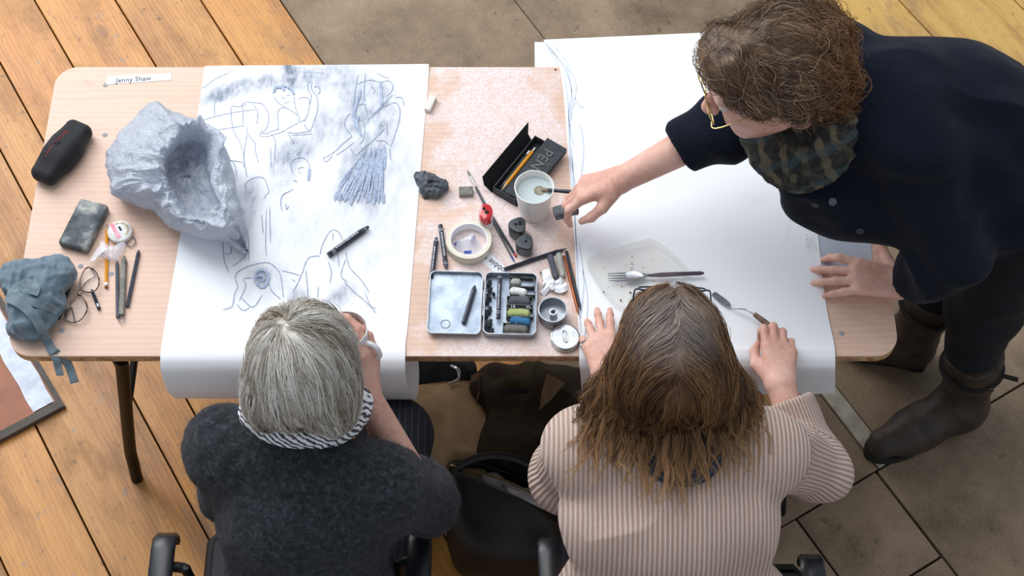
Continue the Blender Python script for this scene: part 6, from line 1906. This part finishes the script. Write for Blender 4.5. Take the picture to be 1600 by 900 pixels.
V, F = floor_bag('x', [(('box', P(688, 592, .16), (.07, .08, .15), None, .05), .03), (('cap', P(660, 575, .28), P(715, 580, .28), .03, .03), .04)], '', .008, 14, '', '')
obj('bag_body', (V, F), 'green_bag', gb, ang=180)
obj('clip', MB().tube(spline([P(705, 572, .32), P(716, 578, .33), P(716, 592, .32), P(700, 600, .32)], 14), .004, 8), 'steel', gb)
lb = thing('leather_bag', 'open black leather bag with gold zip standing between the two chairs', 'bag', P(795, 820, 0))
bl_ = lambda u, v_, z: P(u, v_, z)
outer = [(702,735),(730,722),(780,722),(830,730),(870,760),(890,800),(884,830),(860,850),(800,870),(740,850),(706,815),(700,770)]
def bring(px, z, s_=1.0):
    q = np.array([P(u, v_, z) for u, v_ in spline(np.array(px, float), 48, True)])
    c_ = q.mean(0); return c_ + (q - c_) * s_
mouth = [(708,728),(742,726),(790,738),(835,760),(870,792),(890,816),(872,812),(832,794),(790,776),(750,758),(722,744),(710,736)]
baseb = [(702,820),(715,782),(760,768),(820,770),(880,790),(895,830),(893,880),(860,905),(790,912),(725,900),(704,865)]
rings = [bring(baseb, .003, .97), bring(baseb, .03, 1.0), bring([(a, b - 14) for a, b in baseb], .13, 1.03), bring(outer, .23, 1.0), bring(mouth, .30, 1.04), bring(mouth, .302, .96), bring(mouth, .24, .80), bring(mouth, .16, .7)]
fn = np.stack([spline(np.array(rings)[:, j], 30) for j in range(48)], 1)
fn = fn + .006 * np.stack([vn(fn, 14, 1), vn(fn, 14, 4), vn(fn, 14, 8)], -1)
fn[..., 2] = np.maximum(fn[..., 2], .002)
obj('bag_body', MB().loft(list(fn), capa=True, capb=True), 'leather_black', lb, ang=70)
obj('zip', MB().tube([p + A(0, 0, .004) for p in spline([P(735, 737, .305), P(790, 752, .306), P(840, 778, .306), P(882, 812, .305)], 20)], .0026, 6), 'zip_gold', lb)
obj('pocket_zip', MB().tube(spline([P(728, 833, .175), P(755, 852, .165), P(790, 868, .155), P(832, 873, .15)], 16), .003, 6), 'zip_gold', lb)
obj('strap_ring', MB().tube([P(706, 733, .31) + A(.010 * math.cos(x_), .003, .014 * math.sin(x_)) for x_ in np.linspace(0, 6.283, 16, endpoint=False)], .0025, 6, closed=True), 'gold_metal', lb)
obj('strap', MB().tube(spline([P(706, 733, .31), P(760, 712, .32), P(820, 722, .32), P(880, 770, .30), P(890, 812, .29)], 24), .010, 8, flat=.4), 'leather_black', lb)
q = crumpled('tissue_paper', [(752,748),(775,742),(800,756),(835,778),(868,800),(872,812),(840,800),(800,786),(770,770)], .255, .04, 'tissue', 'crumpled pale tissue paper inside the open black bag', 'tissue', amp=.014, freq=26, seed=8)
cbx = thing('cardboard_box', 'flat brown cardboard box with orange red lettering under the right end of the table', 'box', P(1150, 640, 0))
cc = P(1150, 640, .06)
obj('carton', MB().box(cc, (.30, .26, .118), Rz(math.radians(31)), .003, 1), 'cardboard', cbx, smooth=False)
o_ = P(1197, 690, .1205)
text('FRAGILE', .045, P(1196, 694, .1195), unit(P(1190, 606, .12) - P(1196, 694, .12)), (-1, .1, 0), 'orange_print', cbx, width=.155)
